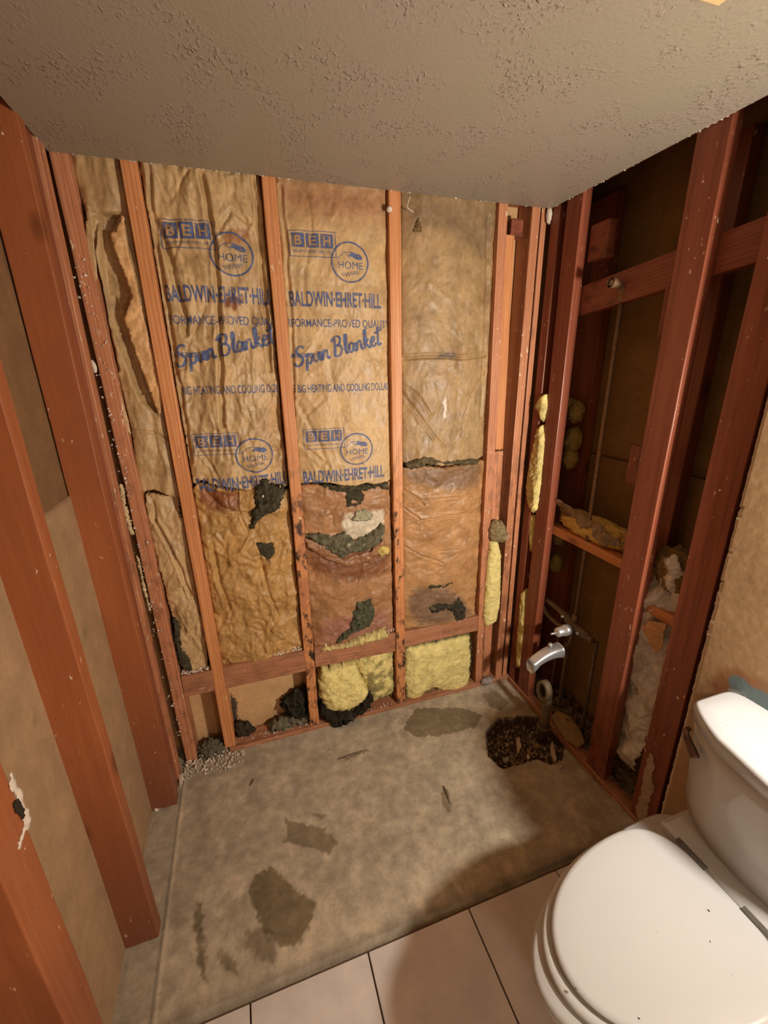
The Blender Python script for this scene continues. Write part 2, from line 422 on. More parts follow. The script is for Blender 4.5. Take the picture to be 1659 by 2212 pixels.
def drape(name, bm, x0, z0, h, m, parent, clip, rot=0, lift=.0007):
    "lay flat artwork on the paper surface; clip=(xmin,xmax,zmin)"
    for v in bm.verts:
        x, y = v.co.x, v.co.y; v.co = Vector((x0+x*math.cos(rot)-y*math.sin(rot), 0, z0+x*math.sin(rot)+y*math.cos(rot)))
    for no, co in (((-1, 0, 0), clip[0]), ((1, 0, 0), clip[1])):
        bmesh.ops.bisect_plane(bm, geom=bm.verts[:]+bm.edges[:]+bm.faces[:], plane_co=(co, 0, 0), plane_no=no, clear_outer=True)
    bmesh.ops.bisect_plane(bm, geom=bm.verts[:]+bm.edges[:]+bm.faces[:], plane_co=(0, 0, clip[2]), plane_no=(0, 0, -1), clear_outer=True)
    if not bm.faces: bm.free(); return None
    for ax in (0, 2):
        lo = min(v.co[ax] for v in bm.verts); hi = max(v.co[ax] for v in bm.verts); k = lo+.005
        while k < hi:
            no = (1, 0, 0) if ax == 0 else (0, 0, 1); co = (k, 0, 0) if ax == 0 else (0, 0, k)
            bmesh.ops.bisect_plane(bm, geom=bm.verts[:]+bm.edges[:]+bm.faces[:], plane_co=co, plane_no=no); k += .005
    a = np.array([v.co.x for v in bm.verts]); b = np.array([v.co.z for v in bm.verts]); hh = h(a, b)+lift
    for v, o in zip(bm.verts, hh): v.co.y = -o
    me = bpy.data.meshes.new(name); bm.to_mesh(me); bm.free(); return link(name, me, m, parent)
def circle(cx, cy, rx, ry, n=48, a0=0, a1=2*math.pi): return [(cx+rx*math.cos(a0+(a1-a0)*k/n), cy+ry*math.sin(a0+(a1-a0)*k/n)) for k in range(n+1)]

SCRIPT = {  # brush strokes of each letter, x advance, in units of x-height
 'S': ([[(1.25, 1.75), (1.0, 2.0), (.6, 1.95), (.35, 1.6), (.5, 1.25), (.85, .95), (.95, .55), (.7, .15), (.3, 0), (0, .2), (-.05, .45)]], 1.3),
 'p': ([[(0, .75), (.25, 1.0), (.1, .2), (-.1, -.75)], [(.2, .75), (.5, 1.0), (.75, .8), (.7, .3), (.4, 0), (.12, .15)]], .95),
 'u': ([[(0, 1), (-.02, .4), (.15, .03), (.4, .12), (.62, .6), (.68, 1)], [(.68, 1), (.62, .3), (.8, .03), (.95, .2)]], 1.0),
 'n': ([[(0, .95), (.02, .5), (0, 0)], [(0, .45), (.25, .9), (.5, .98), (.6, .7), (.58, .25), (.72, .02), (.9, .2)]], 1.0),
 'B': ([[(.35, 1.95), (.25, 1.0), (.1, 0)], [(-.1, 1.6), (.3, 2.05), (.8, 2.05), (1.0, 1.7), (.8, 1.25), (.4, 1.1)], [(.4, 1.1), (.9, 1.0), (1.05, .6), (.8, .12), (.4, -.02), (.1, .1)]], 1.4),
 'l': ([[(.0, .4), (.3, 1.2), (.4, 1.9), (.25, 2.0), (.12, 1.3), (.1, .4), (.22, .02), (.45, .2)]], .5),
 'a': ([[(.6, .85), (.3, 1.0), (.02, .6), (.1, .08), (.4, .1), (.62, .7), (.66, .95)], [(.66, .95), (.6, .3), (.78, .02), (.95, .2)]], .98),
 'k': ([[(.0, .4), (.3, 1.2), (.35, 1.95), (.2, 1.9), (.1, 1.0), (.05, 0)], [(.65, 1.0), (.3, .65), (.12, .5), (.4, .35), (.65, 0), (.85, .15)]], .9),
 'e': ([[(.05, .45), (.45, .65), (.5, .95), (.25, 1.0), (.03, .6), (.12, .1), (.4, 0), (.7, .3)]], .78),
 't': ([[(.3, 1.95), (.2, 1.0), (.15, .3), (.3, 0), (.6, .15)], [(-.25, 1.38), (.3, 1.48), (.85, 1.65)]], .7)}
def script_bm(words, s):
    st = []; x = 0
    for ch in words:
        if ch == ' ': x += .38; continue
        g, adv = SCRIPT[ch]
        for q in g: st.append([((p.x+x+.12*p.y)*s, p.y*s) for p in curve_pts([(a, b, 0) for a, b in q], 6)])
        x += adv
    L = (x+.2)*s
    return stroke_bm(st, lambda t, d: s*(.20+.12*abs(d.y))), L

def print_art(h, par, ox, wbay, zt, clip, dz=0, parts=('top', 'mid', 'low'), fade=1):
    """the blue printing: ox = x of the left edge of the logo box"""
    def D(bm, x, z, rot=0, m=M_ink, lift=.0012): return drape('printed_lettering', bm, ox+x, z+dz, h, m, par, clip, rot, lift)
    def logo(z):
        D(stroke_bm([[(0, 0), (.152, 0)], [(.152, 0), (.152, .074)], [(.152, .074), (0, .074)], [(0, .074), (0, 0)]], .0022), 0, z-.074)
        for k, ch in enumerate('BEH'):
            q = .008+k*.047
            D(poly_bm([[(q, .026), (q+.042, .026), (q+.042, .068), (q, .068)]]), 0, z-.074)
            D(text_bm(ch, .024, .028, .02), q+.009, z-.074+.033, m=M_inkpaper, lift=.0018)
        D(text_bm('BALDWIN-EHRET-HILL, INC.', .13, .009), .011, z-.074+.010)
        c = (.2, -.085)
        D(stroke_bm([circle(0, 0, .064, .060)], .0055), c[0], z+c[1])
        D(poly_bm([[(-.006, .012), (.006, .024), (.036, .020), (.046, .010), (.040, .002), (.020, .004), (.010, .010)]]), c[0], z+c[1]+.006)
        D(stroke_bm([[(-.044, .008), (-.02, .030), (.0, .012)], [(-.02, .030), (.012, .030)]], .002), c[0], z+c[1])
        D(text_bm('HOME', .088, .022, .0), c[0]-.042, z+c[1]-.020)
        wv = [(x/1000, .006*math.sin(x*.62)+.0002*x) for x in range(-30, 31, 1)]
        D(stroke_bm([wv], .0016), c[0], z+c[1]-.034)
    def bald(z): D(text_bm('BALDWIN\u00b7EHRET\u00b7HILL', .325, .048, .027), -.012, z)
    if 'top' in parts: logo(2.018)
    if 'mid' in parts:
        bald(1.793)
        D(text_bm('PERFORMANCE-PROVED QUALITY', .40, .031, .010), -.053, 1.724)
        D(text_bm('MINERAL FIBER', .118, .016, .01), -.020, 1.628)
        b, L = script_bm('Spun Blanket', .0305); D(b, -.008, 1.598, .235)
        D(text_bm('SAVES BIG HEATING AND COOLING DOLLARS', .42, .028, .014), -.068, 1.510)
    if 'low' in parts: logo(1.378); bald(1.172)
n = N('bare_kraft_lettering', .6); n.col(srgb(168, 128, 84)); M_inkpaper = n.m

# ================================================================== THE SETTING
def slab(name, lo, hi, m, kind='structure', bevel=0):
    lo = Vector(lo); hi = Vector(hi)
    bm = bmesh.new(); bmesh.ops.create_cube(bm, size=1)
    for v in bm.verts: v.co = Vector([lo[i]+(v.co[i]+.5)*(hi[i]-lo[i]) for i in range(3)])
    o = bm_obj(name, bm, m); o['kind'] = kind; return o
BKY = .095          # face of the sheathing behind the back studs
PX = W+.205         # face of the far board across the plumbing chase
YB = -3.0
slab('ceiling', (-.004, YB, H), (W-.003, -.004, H+.013), M_ceil)
slab('ceiling.001', (-.4, YB, H+.30), (W+.5, .3, H+.36), M_dark)

# bare slab with the broken-out hole
hole = pts([(1048, 1578), (1075, 1552), (1130, 1545), (1165, 1548), (1195, 1560), (1222, 1600), (1218, 1640), (1190, 1652), (1160, 1640), (1125, 1652), (1085, 1662), (1052, 1632)], 'z', 0)
stains = [  # wet patches on the slab: outline in the photograph, darkness, feather
 ([(553, 1885), (590, 1872), (625, 1910), (685, 1952), (672, 1985), (650, 2040), (612, 2045), (575, 2020), (555, 1975), (535, 1920)], .62, .006),
 ([(535, 2010), (580, 2000), (600, 2060), (590, 2085), (560, 2070), (530, 2045)], .5, .01),
 ([(425, 1945), (438, 1955), (440, 2030), (445, 2080), (450, 2125), (432, 2110), (425, 2040), (418, 1990)], .6, .006),
 ([(475, 2055), (500, 2065), (520, 2108), (490, 2100), (472, 2075)], .5, .008),
 ([(612, 1770), (700, 1790), (728, 1815), (715, 1845), (660, 1828), (612, 1818), (622, 1798)], .5, .004),
 ([(880, 1555), (900, 1530), (990, 1528), (1040, 1542), (1030, 1570), (960, 1588), (900, 1592), (870, 1575)], .55, .003),
 ([(1040, 1500), (1070, 1492), (1100, 1518), (1085, 1535), (1062, 1530)], .45, .004),
 ([(955, 1700), (965, 1705), (978, 1745), (968, 1755), (955, 1735)], .5, .003),
 ([(740, 1637), (790, 1618), (800, 1622), (745, 1643)], .45, .003),
 ([(420, 1690), (440, 1700), (460, 1800), (440, 1830), (415, 1780)], .28, .03),
 ([(380, 1900), (400, 1920), (395, 2000), (375, 1980)], .25, .025),
 ([(670, 1753), (705, 1762), (700, 1770), (672, 1760)], .45, .003),
 ([(930, 1995), (1195, 1880), (1200, 1892), (1000, 1985), (800, 2062), (795, 2050)], .55, .006)]
stains = [(pts(p, 'z', 0), d, f) for p, d, f in stains]
def floor_h(x, y, e):
    wx = x+.006*fbm(x*40, y*40, 5); wy = y+.006*fbm(x*40, y*40, 6)
    s = sdf(hole, wx, wy)
    h = .0012*fbm(x*9, y*9, 1)-ss(0, .022, s)*(.055+.02*fbm(x*25, y*25, 9)+.02*fbm(x*70, y*70, 8))
    h = h-.002*np.exp(-((x-.008)/.0035)**2)                      # joint left of the slab
    h = h-ss(-.826, -.836, y+.004*fbm(x*25, y*3, 4))*.010                # broken edge against the tiles
    h = h-.012*ss(1.585, 1.60, x+.006*fbm(y*30, x, 12))*ss(-.80, -.6, y)
    return h
def floor_c(x, y, e):
    base = np.array(srgb(180, 164, 140)); n1 = fbm(x*6, y*6, 21)[:, None]; n2 = fbm(x*28, y*28, 22)[:, None]
    c = base*(1+.30*n1+.34*n2); light = ss(.15, .6, fbm(x*11, y*11, 30))[:, None]; c = c*(1+.28*light)
    pit = ss(.35, .6, fbm(x*70, y*70, 33))[:, None]; c = c*(1-.35*pit)
    jx = x+.016*fbm(x*55, y*55, 41, 4); jy = y+.016*fbm(x*55, y*55, 42, 4)
    for p, d, f in stains: c = c*(1-(d*ss(-f, f, sdf(p, jx, jy)))[:, None]*np.array([.93, .98, 1.12]))
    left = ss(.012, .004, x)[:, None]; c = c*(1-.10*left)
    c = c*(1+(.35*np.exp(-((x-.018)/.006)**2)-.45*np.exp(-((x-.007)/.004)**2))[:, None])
    s = ss(-.004, .008, sdf(hole, jx, jy))[:, None]; c = c*(1-s)+s*np.array(srgb(84, 64, 46))*(1+.6*fbm(x*90, y*90, 44)[:, None])
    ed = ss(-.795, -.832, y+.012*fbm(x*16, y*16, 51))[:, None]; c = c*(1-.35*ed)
    return np.clip(c, .01, 1)
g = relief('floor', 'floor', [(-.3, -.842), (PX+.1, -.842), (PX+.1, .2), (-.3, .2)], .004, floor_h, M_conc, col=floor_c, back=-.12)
g['kind'] = 'structure'
slab('floor.001', (-.3, YB, -.12), (PX+.1, -.842, -.010), M_grout)
# tiles: one mesh of separate bevelled tiles is the floor covering
bm = bmesh.new(); TS = .324; G = .0045
for i in range(-1, 4):
    for j in range(0, 8):
        x0, y1 = .253+(i)*TS+G/2, -.849-j*TS-G/2; x1, y0 = x0+TS-G, y1-TS+G
        x0, x1 = max(x0, -.09), min(x1, W)
        if x1-x0 < .02: continue
        vs = []
        r_ = bmesh.ops.create_cube(bm, size=1)['verts']
        for v in r_: v.co = Vector((x0+(v.co.x+.5)*(x1-x0), y0+(v.co.y+.5)*(y1-y0), -.010+(v.co.z+.5)*.011))
bmesh.ops.bevel(bm, geom=[e for e in bm.edges], offset=.0012, segments=1, affect='EDGES')
o = bm_obj('floor.002', bm, M_tile); o['kind'] = 'structure'

# back sheathing, tan, mouldy at its foot in the second bay
mould = [pts([(500, 1578), (520, 1570), (545, 1595), (560, 1600), (585, 1575), (600, 1572), (612, 1560), (625, 1522), (655, 1505), (672, 1510), (690, 1620), (500, 1640)], 'y', .085),
         pts([(498, 1500), (512, 1520), (514, 1590), (496, 1600)], 'y', .085)]
def sh_c(x, z, e):
    c = np.tile(np.array(srgb(206, 164, 116)), (len(x), 1))*(1+.10*fbm(x*5, z*5, 2))[:, None]
    jx = x+.010*fbm(x*60, z*60, 1); jz = z+.010*fbm(x*60, z*60, 4)
    for p in mould: k = ss(-.003, .003, sdf(p, jx, jz))[:, None]; c = c*(1-k)+k*np.array(srgb(72, 62, 46))*(1+.5*fbm(x*80, z*80, 7)[:, None])
    sp = ss(.62, .7, fbm(x*45, z*45, 9))[:, None]; c = c*(1-.6*sp)
    return np.clip(c, .01, 1)
o = relief('wall_back', 'back', [(-.2, -.02), (PX+.1, -.02), (PX+.1, H+.3), (-.2, H+.3)], .007, lambda a, b, e: -BKY+.0015*fbm(a*8, b*8), M_board, col=sh_c, back=-.15)
o['kind'] = 'structure'
# left boards between the rooms, an upper one and a lower one lapped over it
def lb_c(k):
    def f(y, z, e):
        base = np.array(srgb(132, 98, 66)) if k else np.array(srgb(166, 134, 100))
        c = base*(1+.10*fbm(y*3, z*2, 3+k)[:, None]+.10*fbm(y*24, z*7, 5+k)[:, None])
        return np.clip(c*(1-.25*ss(.45, .6, fbm(y*14, z*14, 8))[:, None]), .01, 1)
    return f
ZS = float(at(120, 1095, 'x', -.088)[2])
o = relief('wall_left', 'left', [(YB, ZS-.01), (.2, ZS-.01), (.2, H+.3), (YB, H+.3)], .012, lambda a, b, e: -.095+0*a, M_board, col=lb_c(1), back=-.12); o['kind'] = 'structure'
o = relief('wall_left', 'left', [(YB, -.02), (.2, -.02), (.2, ZS), (YB, ZS)], .012, lambda a, b, e: -.0875+.001*fbm(a*5, b*5), M_board, col=lb_c(0), back=-.12); o['kind'] = 'structure'
# far board across the chase
def ch_c(y, z, e): return np.clip(np.tile(np.array(srgb(140, 104, 60)), (len(y), 1))*(1+.12*fbm(y*30, z*2, 3)[:, None]+.1*fbm(y*4, z*4, 7)[:, None]), .01, 1)
ZC = 1.23
o = relief('wall_right', 'right', [(YB, ZC+.001), (.2, ZC+.001), (.2, H+.3), (YB, H+.3)], .015, lambda a, b, e: -.205+0*a, M_board, col=ch_c, back=-.23); o['kind'] = 'structure'
o = relief('wall_right', 'right', [(YB, -.02), (.2, -.02), (.2, ZC), (YB, ZC)], .015, lambda a, b, e: -.201+0*a, M_board, col=ch_c, back=-.23); o['kind'] = 'structure'
# drywall sheet on the right with its broken edge and the old blue paint left above the toilet tank
teal = pts([(1570, 1465), (1582, 1458), (1602, 1462), (1622, 1480), (1659, 1500), (1700, 1530), (1700, 1575), (1659, 1545), (1610, 1520), (1575, 1500)], 'x', W-.013)
rust = pts([(1535, 1480), (1560, 1452), (1590, 1446), (1625, 1462), (1700, 1500), (1700, 1560), (1560, 1520)], 'x', W-.013)
def dw_c(y, z, e):
    c = np.array(srgb(176, 142, 104))*(1+.10*fbm(y*8, z*8, 3)[:, None]+.14*fbm(y*55, z*45, 5)[:, None])
    jy = y+.008*fbm(y*50, z*50, 1); jz = z+.008*fbm(y*50, z*50, 2)
    k = ss(-.02, .01, sdf(rust, jy, jz))[:, None]; c = c*(1-k*.65)+k*.65*np.array(srgb(140, 82, 42))
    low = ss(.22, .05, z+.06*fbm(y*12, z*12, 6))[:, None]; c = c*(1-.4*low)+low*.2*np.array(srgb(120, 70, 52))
    k = ss(-.001, .002, sdf(teal, jy, jz))[:, None]; w = ss(.15, .3, fbm(y*28, z*28, 9))[:, None]
    c = c*(1-k)+k*(np.array(srgb(104, 120, 122))*(1-w)+w*np.array(srgb(190, 186, 176)))
    ed = ss(.003, .0, e)[:, None]; c = c*(1-ed)+ed*np.array(srgb(214, 196, 172))
    return np.clip(c, .01, 1)
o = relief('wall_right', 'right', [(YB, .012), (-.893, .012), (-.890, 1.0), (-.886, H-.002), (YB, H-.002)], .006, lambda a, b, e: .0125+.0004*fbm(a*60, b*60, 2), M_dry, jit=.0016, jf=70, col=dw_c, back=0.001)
o['kind'] = 'structure'
slab('wall_front', (-.2, YB-.05, -.02), (PX+.1, YB, H+.3), plain('cream_wall_paint', srgb(205, 188, 160), .7))
slab('wall_left', (-.012, YB, 0.0), (0, -1.45, H), plain('cream_wall_paint_side', srgb(205, 188, 160), .7))

# sills and top plates
beam('bottom_plate', (.19, .040, .001), (W+.02, .040, .001), .038, .092, M_block, 'dusty reddish wood bottom plate along the foot of the insulated back wall', 'timber', xdir=(0, 0, 1))
beam('bottom_plate', (W+.02, -.005, .001), (W+.02, -.89, .001), .036, .05, M_block, 'dark wood bottom plate along the foot of the open plumbing wall on the right', 'timber', xdir=(0, 0, 1))
beam('top_plate', (-.09, .052, H+.045), (PX, .052, H+.045), .038, .086, M_red, 'wood top plate just above the ceiling edge over the insulation', 'timber', xdir=(0, 0, 1))
beam('top_plate', (W+.035, 0, H+.045), (W+.035, -2.2, H+.045), .038, .06, M_red, 'wood top plate above the ceiling edge over the open plumbing wall', 'timber', xdir=(0, 0, 1))
beam('top_plate', (-.045, 0, H+.045), (-.045, -2.2, H+.045), .038, .089, M_red, 'wood top plate above the ceiling edge over the left studs', 'timber', xdir=(0, 0, 1))

# ================================================================== BACK WALL STUDS
def stud_px(name, tl, tr, bl, br, m, label, z0=.02, z1=H+.026, depth=.089, y=0, group=None, cat='stud'):
    "stud whose front face runs between the given top and bottom edge x positions (metres)"
    xt, xb = (tl+tr)/2, (bl+br)/2; w = ((tr-tl)+(br-bl))/2
    k = (xt-xb)/H; return beam(name, (xb+k*z0, y+depth/2, z0), (xb+k*z1, y+depth/2, z1), w, depth, m, label, cat, group)
stud_px('wall_stud', -.003, .042, .016, .058, M_fleck, 'back wall stud in the left corner, pinkish and flecked with plaster', z0=0)
S2 = stud_px('wall_stud', .163, .207, .173, .215, M_fir, 'clean orange back wall stud, first one right of the left corner')
S3 = stud_px('wall_stud', .549, .592, .549, .590, M_firm, 'back wall stud between the two batts with blue printing, black stains low down')
S4 = stud_px('wall_stud', .958, 1.002, .975, 1.018, M_firm, 'weathered back wall stud between the printed batt and the plain right batt')
S5 = stud_px('wall_stud', 1.386, 1.422, 1.410, 1.452, M_fleck, 'pale orange back wall stud right of the plain batt')
# extra boards beside the fifth stud
beam('nailing_strip', (1.462, .045, 1.245), (1.445, .045, 2.06), .040, .07, M_fir, 'upper nailing strip fixed against the right side of the pale back wall stud', 'timber')
beam('nailing_strip', (1.478, .045, .02), (1.463, .045, 1.238), .044, .07, M_fleck, 'lower nailing strip against the pale back wall stud, ending in a square break', 'timber')
beam('wood_block', (1.447, .035, 2.085), (1.500, .035, 2.085), .058, .05, M_red, 'short knotty wood block under the ceiling beside the pale back wall stud', 'block', xdir=(0, 0, 1))
stud_px('wall_stud', 1.525, 1.563, 1.530, 1.566, M_fleck, 'back wall corner stud with white plaster spots, nearest the plumbing wall', z0=.0)
beam('corner_strip', (1.590, .035, 0), (1.585, .035, H+.02), .024, .06, M_fleck, 'narrow glossy wood strip in the right corner of the walls', 'timber')
# blocking
def block(x0, x1, zl0, zl1, zr0, zr1, label, m=M_block):
    p0 = (x0, .040, (zl0+zl1)/2); p1 = (x1, .040, (zr0+zr1)/2)
    beam('wall_blocking', p0, p1, (zl1-zl0+zr1-zr0)/2, .078, m, label, 'blocking', xdir=(0, 0, 1))
block(.056, .172, .330, .432, .328, .430, 'short pale blocking board at the far left of the back wall, debris on top')
block(.212, .549, .326, .436, .330, .428, 'blocking board above the square of bare tan board, one big knot')
block(.592, .970, .334, .436, .328, .426, 'blocking board above the lumpy yellow insulation in the middle bay')
block(1.012, 1.405, .334, .428, .345, .420, 'blocking board above the square yellow insulation near the right corner')

# ================================================================== INSULATION BATTS
def batt_height(x0, x1, seed, bulge=.026, base=.030, amp=.0055, ax=9, az=5, folds=(), extra=None):
    def h(a, b, e=None):
        u = np.clip((a-x0)/(x1-x0), 0, 1)
        v = -base*.9+bulge*np.power(np.clip(np.sin(u*math.pi), 0, 1), .45)
        v = v+amp*1.5*crumple(a*ax, b*az, seed, 4, .5)+.007*fbm(a*4, b*3, seed+7)-amp*.5
        v = v+amp*.75*creases(a*ax*.62, b*az*.62, seed)+.0011*crumple(a*34, b*22, seed+20, 2)
        for pl, dp, wd_ in folds:
            d = lined(pl, a+.006*fbm(a*14, b*14, 77), b); v = v-dp*np.exp(-(d/wd_)**2)+dp*.35*np.exp(-((d-wd_*1.9)/wd_)**2)
        if extra: v = v+extra(a, b)
        return np.minimum(v, .010)
    return h
KR = np.array(srgb(196, 160, 112))
def batt_col(seed, base=KR, blot=.3, patches=(), grime=0):
    def c(a, b, e):
        k = base*(1+.13*fbm(a*5, b*4, seed)[:, None]+.08*fbm(a*30, b*30, seed+2)[:, None])
        k = k*(1-blot*ss(.12, .5, fbm(a*7, b*5, seed+5))[:, None]*np.array([.6, .8, 1]))
        if grime: k = k*(1-grime*ss(-.1, .5, fbm(a*16, b*11, seed+9))[:, None])
        ja = a+.022*fbm(a*30, b*30, seed+1, 5); jb = b+.022*fbm(a*30, b*30, seed+3, 5)
        for p, cc, f in patches:
            q = ss(-f, f, sdf(p, ja, jb))[:, None]; k = k*(1-q)+q*np.array(cc)*(1+.25*fbm(a*40, b*40, 9)[:, None])
        return np.clip(k, .01, 1)
    return c
def B(lst): return pts(lst, 'y', .01)
RUSTB = srgb(128, 76, 44); GREYB = srgb(104, 92, 72)
WOOLC = np.array(srgb(92, 84, 64))
def wool_col(seed, c0=WOOLC, tip=srgb(150, 140, 112), y=0):
    def c(a, b, e): return np.clip(c0*(1+.5*fbm(a*45, b*45, seed)[:, None])*(1-.0*e[:, None])+np.array(tip)*.5*ss(.25, .6, fbm(a*24, b*24, seed+3))[:, None], .01, 1)
    return c
def lump(thick, base, seed, f=30, ed=.02, am=.35):
    return lambda a, b, e: base+thick*np.sqrt(np.clip(e/ed, 0, 1))*(1+am*fbm(a*f, b*f, seed)+am*.8*crumple(a*f*1.2, b*f*1.2, seed+4, 3))
def tear(par, name, pxs, seed, thick=.014, base=-.012, col=None, m=None, jit=.007, y=.01, lab=None, ed=.02):
    o = relief(name, 'back', pts(pxs, 'y', y), .0035, lump(thick, base, seed, ed=ed, am=.6), m or M_wool, par, jit=jit, jf=60, col=col or wool_col(seed), back=-.05, seed=seed)
    if lab: o['label'] = lab
    q = np.array(pts(pxs, 'y', y)); r_ = random.Random(seed); sp_ = []
    for _ in range(45):
        i = r_.randrange(len(q)); t = r_.random(); e_ = q[i]*(1-t)+q[(i+1) % len(q)]*t; c_ = q.mean(0); e_ = e_+(c_-e_)*r_.random()*.3; sp_.append((e_[0], -base-thick*.3, e_[1]))
    f_ = fibres('loose_fibres', sp_, m or M_wool, .011, down=(0, -.5, -.5), seed=seed, col=np.array(srgb(150, 140, 108)) if m is None else YL0, width=.00035); f_.parent = o
    return o

YL0 = np.array(srgb(236, 210, 136))
# --- far left bay
L1u_h = batt_height(.04, .172, 11, .014, .034, .0075, 10, 3, folds=[(B([(205, 470), (195, 540), (215, 640), (250, 800)]), .016, .006), (B([(240, 640), (262, 720), (300, 850)]), .012, .006), (B([(280, 930), (330, 935), (375, 955)]), .006, .004)],
    extra=lambda a, b: -.034*ss(0, .012, sdf(B([(206, 450), (262, 452), (236, 512), (262, 575), (285, 640), (268, 690), (318, 830), (345, 905), (300, 870), (270, 800), (232, 700), (212, 605), (208, 540)]), a, b)))
p = B([(135, 322), (262, 330), (300, 560), (345, 800), (395, 1078), (372, 1076), (350, 1068), (330, 1060), (305, 1066), (296, 1040), (285, 950), (270, 880), (250, 800), (215, 610), (190, 480)])
p[1] = (.17, H+.02); p[0] = (.03, H+.02)
u = relief('paper_faced_batt', 'back', p, .004, L1u_h, M_kraft, None, jit=.0012, col=batt_col(11, KR*.92, .3), back=-.085, seed=1)
setp(u, 'narrow brown paper batt in the far left bay, upper length with a torn open side', 'insulation')
flap = relief('paper_flap', 'back', B([(266, 455), (272, 520), (300, 640), (330, 760), (352, 860), (345, 905), (318, 830), (290, 755), (268, 690), (285, 640), (262, 575), (240, 520), (235, 505), (250, 498)]), .0035,
              lambda a, b, e: -.012+.006*crumple(a*16, b*12, 5)+.002*fbm(a*30, b*30, 3), M_kraft, None, jit=.0018, jf=80, col=lambda a, b, e: np.clip(np.array(srgb(222, 172, 116))*(1-.75*ss(.58, .64, fbm(a*75, b*75, 4))[:, None])*(1+.1*fbm(a*9, b*9, 2)[:, None]), .01, 1))
adopt(u, [flap]); flap['label'] = 'light tan inner side of the torn paper with small insect holes'
edge = relief('paper_flap', 'back', B([(188, 440), (198, 450), (208, 560), (212, 600), (205, 622), (228, 700), (255, 830), (278, 905), (285, 940), (276, 935), (262, 890), (235, 800), (205, 690), (196, 610), (186, 520)]), .0035,
              lambda a, b, e: -.004+.004*crumple(a*20, b*10, 15), M_kraft, None, jit=.001, jf=60, col=batt_col(14, KR*.95, .3))
adopt(u, [edge])
L1l_h = batt_height(.05, .172, 13, .012, .032, .011, 8, 4, folds=[(B([(335, 1130), (375, 1200), (410, 1290)]), .012, .006), (B([(330, 1085), (335, 1135)]), .006, .003)])
l = relief('paper_faced_batt', 'back', B([(312, 1070), (385, 1078), (392, 1100), (440, 1300), (448, 1450), (400, 1458), (385, 1420), (378, 1370), (365, 1320), (345, 1240), (330, 1190), (318, 1130)]), .0035, L1l_h, M_kraft, None, jit=.003, jf=50,
           col=batt_col(17, KR, .35), back=-.085, seed=2)
setp(l, 'narrow brown paper batt in the far left bay, crumpled lower length above the short blocking', 'insulation')
w = tear(None, 'exposed_wool', [(372, 1338), (385, 1345), (392, 1400), (420, 1445), (408, 1458), (388, 1440), (374, 1385)], 31, .012, -.020); adopt(l, [w])
w = tear(None, 'exposed_wool', [(385, 1085), (396, 1085), (400, 1112), (392, 1122)], 32, .012, -.020); adopt(l, [w])

# --- second bay, printed batt with heavy folds
fold2 = [(B([(435, 378), (452, 460), (466, 560), (472, 700), (478, 850), (480, 920)]), .016, .0075), (B([(545, 380), (556, 440), (572, 640), (585, 800)]), .014, .006), (B([(333, 470), (368, 560), (385, 640), (400, 720)]), .014, .009),
         (B([(318, 345), (330, 480), (350, 600), (375, 760), (398, 900), (412, 1000)]), .010, .006), (B([(470, 500), (500, 455), (540, 480)]), .006, .006), (B([(484, 920), (500, 1000)]), .005, .006), (B([(425, 960), (470, 1030)]), .006, .006)]
h2u = batt_height(.212, .549, 23, .028, .036, .0105, 8, 4, folds=fold2)
p = [(.21, H+.02), (.548, H+.02), (.545, 1.168)]+B([(598, 1062), (585, 1052), (570, 1060), (540, 1060), (510, 1055), (480, 1050), (452, 1046), (440, 1038), (425, 1045)])+[(.214, 1.2)]
u = relief('paper_faced_batt', 'back', p, .0035, h2u, M_kraft, None, jit=.0022, jf=45, col=batt_col(24, KR, .28, patches=[(B([(480, 640), (520, 640), (515, 672), (480, 665)]), srgb(140, 84, 50), .006), (B([(480, 500), (545, 490), (530, 520), (485, 530)]), srgb(166, 116, 72), .01)]), back=-.085, seed=3)
setp(u, 'brown paper batt with blue printing and deep vertical folds, between the first and second studs', 'insulation')
print_u2 = empty('print_holder', (0, 0, 0))
print_art(h2u, print_u2, .236, .3, 0, (.222, .540, 1.172), dz=.004)
h2l = batt_height(.212, .549, 29, .026, .034, .0110, 8, 6, folds=[(B([(512, 1060), (515, 1100), (530, 1140), (535, 1148), (548, 1125)]), .008, .0035), (B([(455, 1160), (475, 1260), (500, 1330)]), .008, .008), (B([(560, 1200), (580, 1280), (600, 1330)]), .007, .007), (B([(470, 1110), (510, 1110), (560, 1105), (610, 1100)]), .004, .004)])
p = [(.212, 1.19)]+B([(425, 1048), (455, 1052), (512, 1062), (550, 1058), (600, 1060)])+[(.549, 1.15), (.549, .425), (.212, .432)]
l = relief('paper_faced_batt', 'back', p, .0035, h2l, M_kraft, None, jit=.003, jf=40, col=batt_col(30, srgb(186, 142, 84), .32, patches=[(B([(430, 1055), (510, 1060), (520, 1105), (450, 1105), (432, 1085)]), srgb(148, 94, 58), .008)]),
           back=-.085, seed=4, holes=[B([(552, 1172), (590, 1172), (592, 1195), (578, 1210), (562, 1195)])])
setp(l, 'crumpled brown paper batt without printing, below the first folded printed batt', 'insulation')
w1 = tear(None, 'exposed_wool', [(560, 1035), (572, 1028), (585, 1045), (612, 1048), (618, 1062), (600, 1100), (578, 1110), (560, 1118), (548, 1140), (536, 1148), (545, 1120), (540, 1105), (550, 1095), (548, 1066)], 33, .018, -.004)
w2 = tear(None, 'exposed_wool', [(548, 1172), (592, 1170), (594, 1195), (580, 1212), (560, 1198)], 34, .012, -.014)
adopt(l, [w1, w2]); w1['label'] = 'dark grey-green wool spilling through the tear'
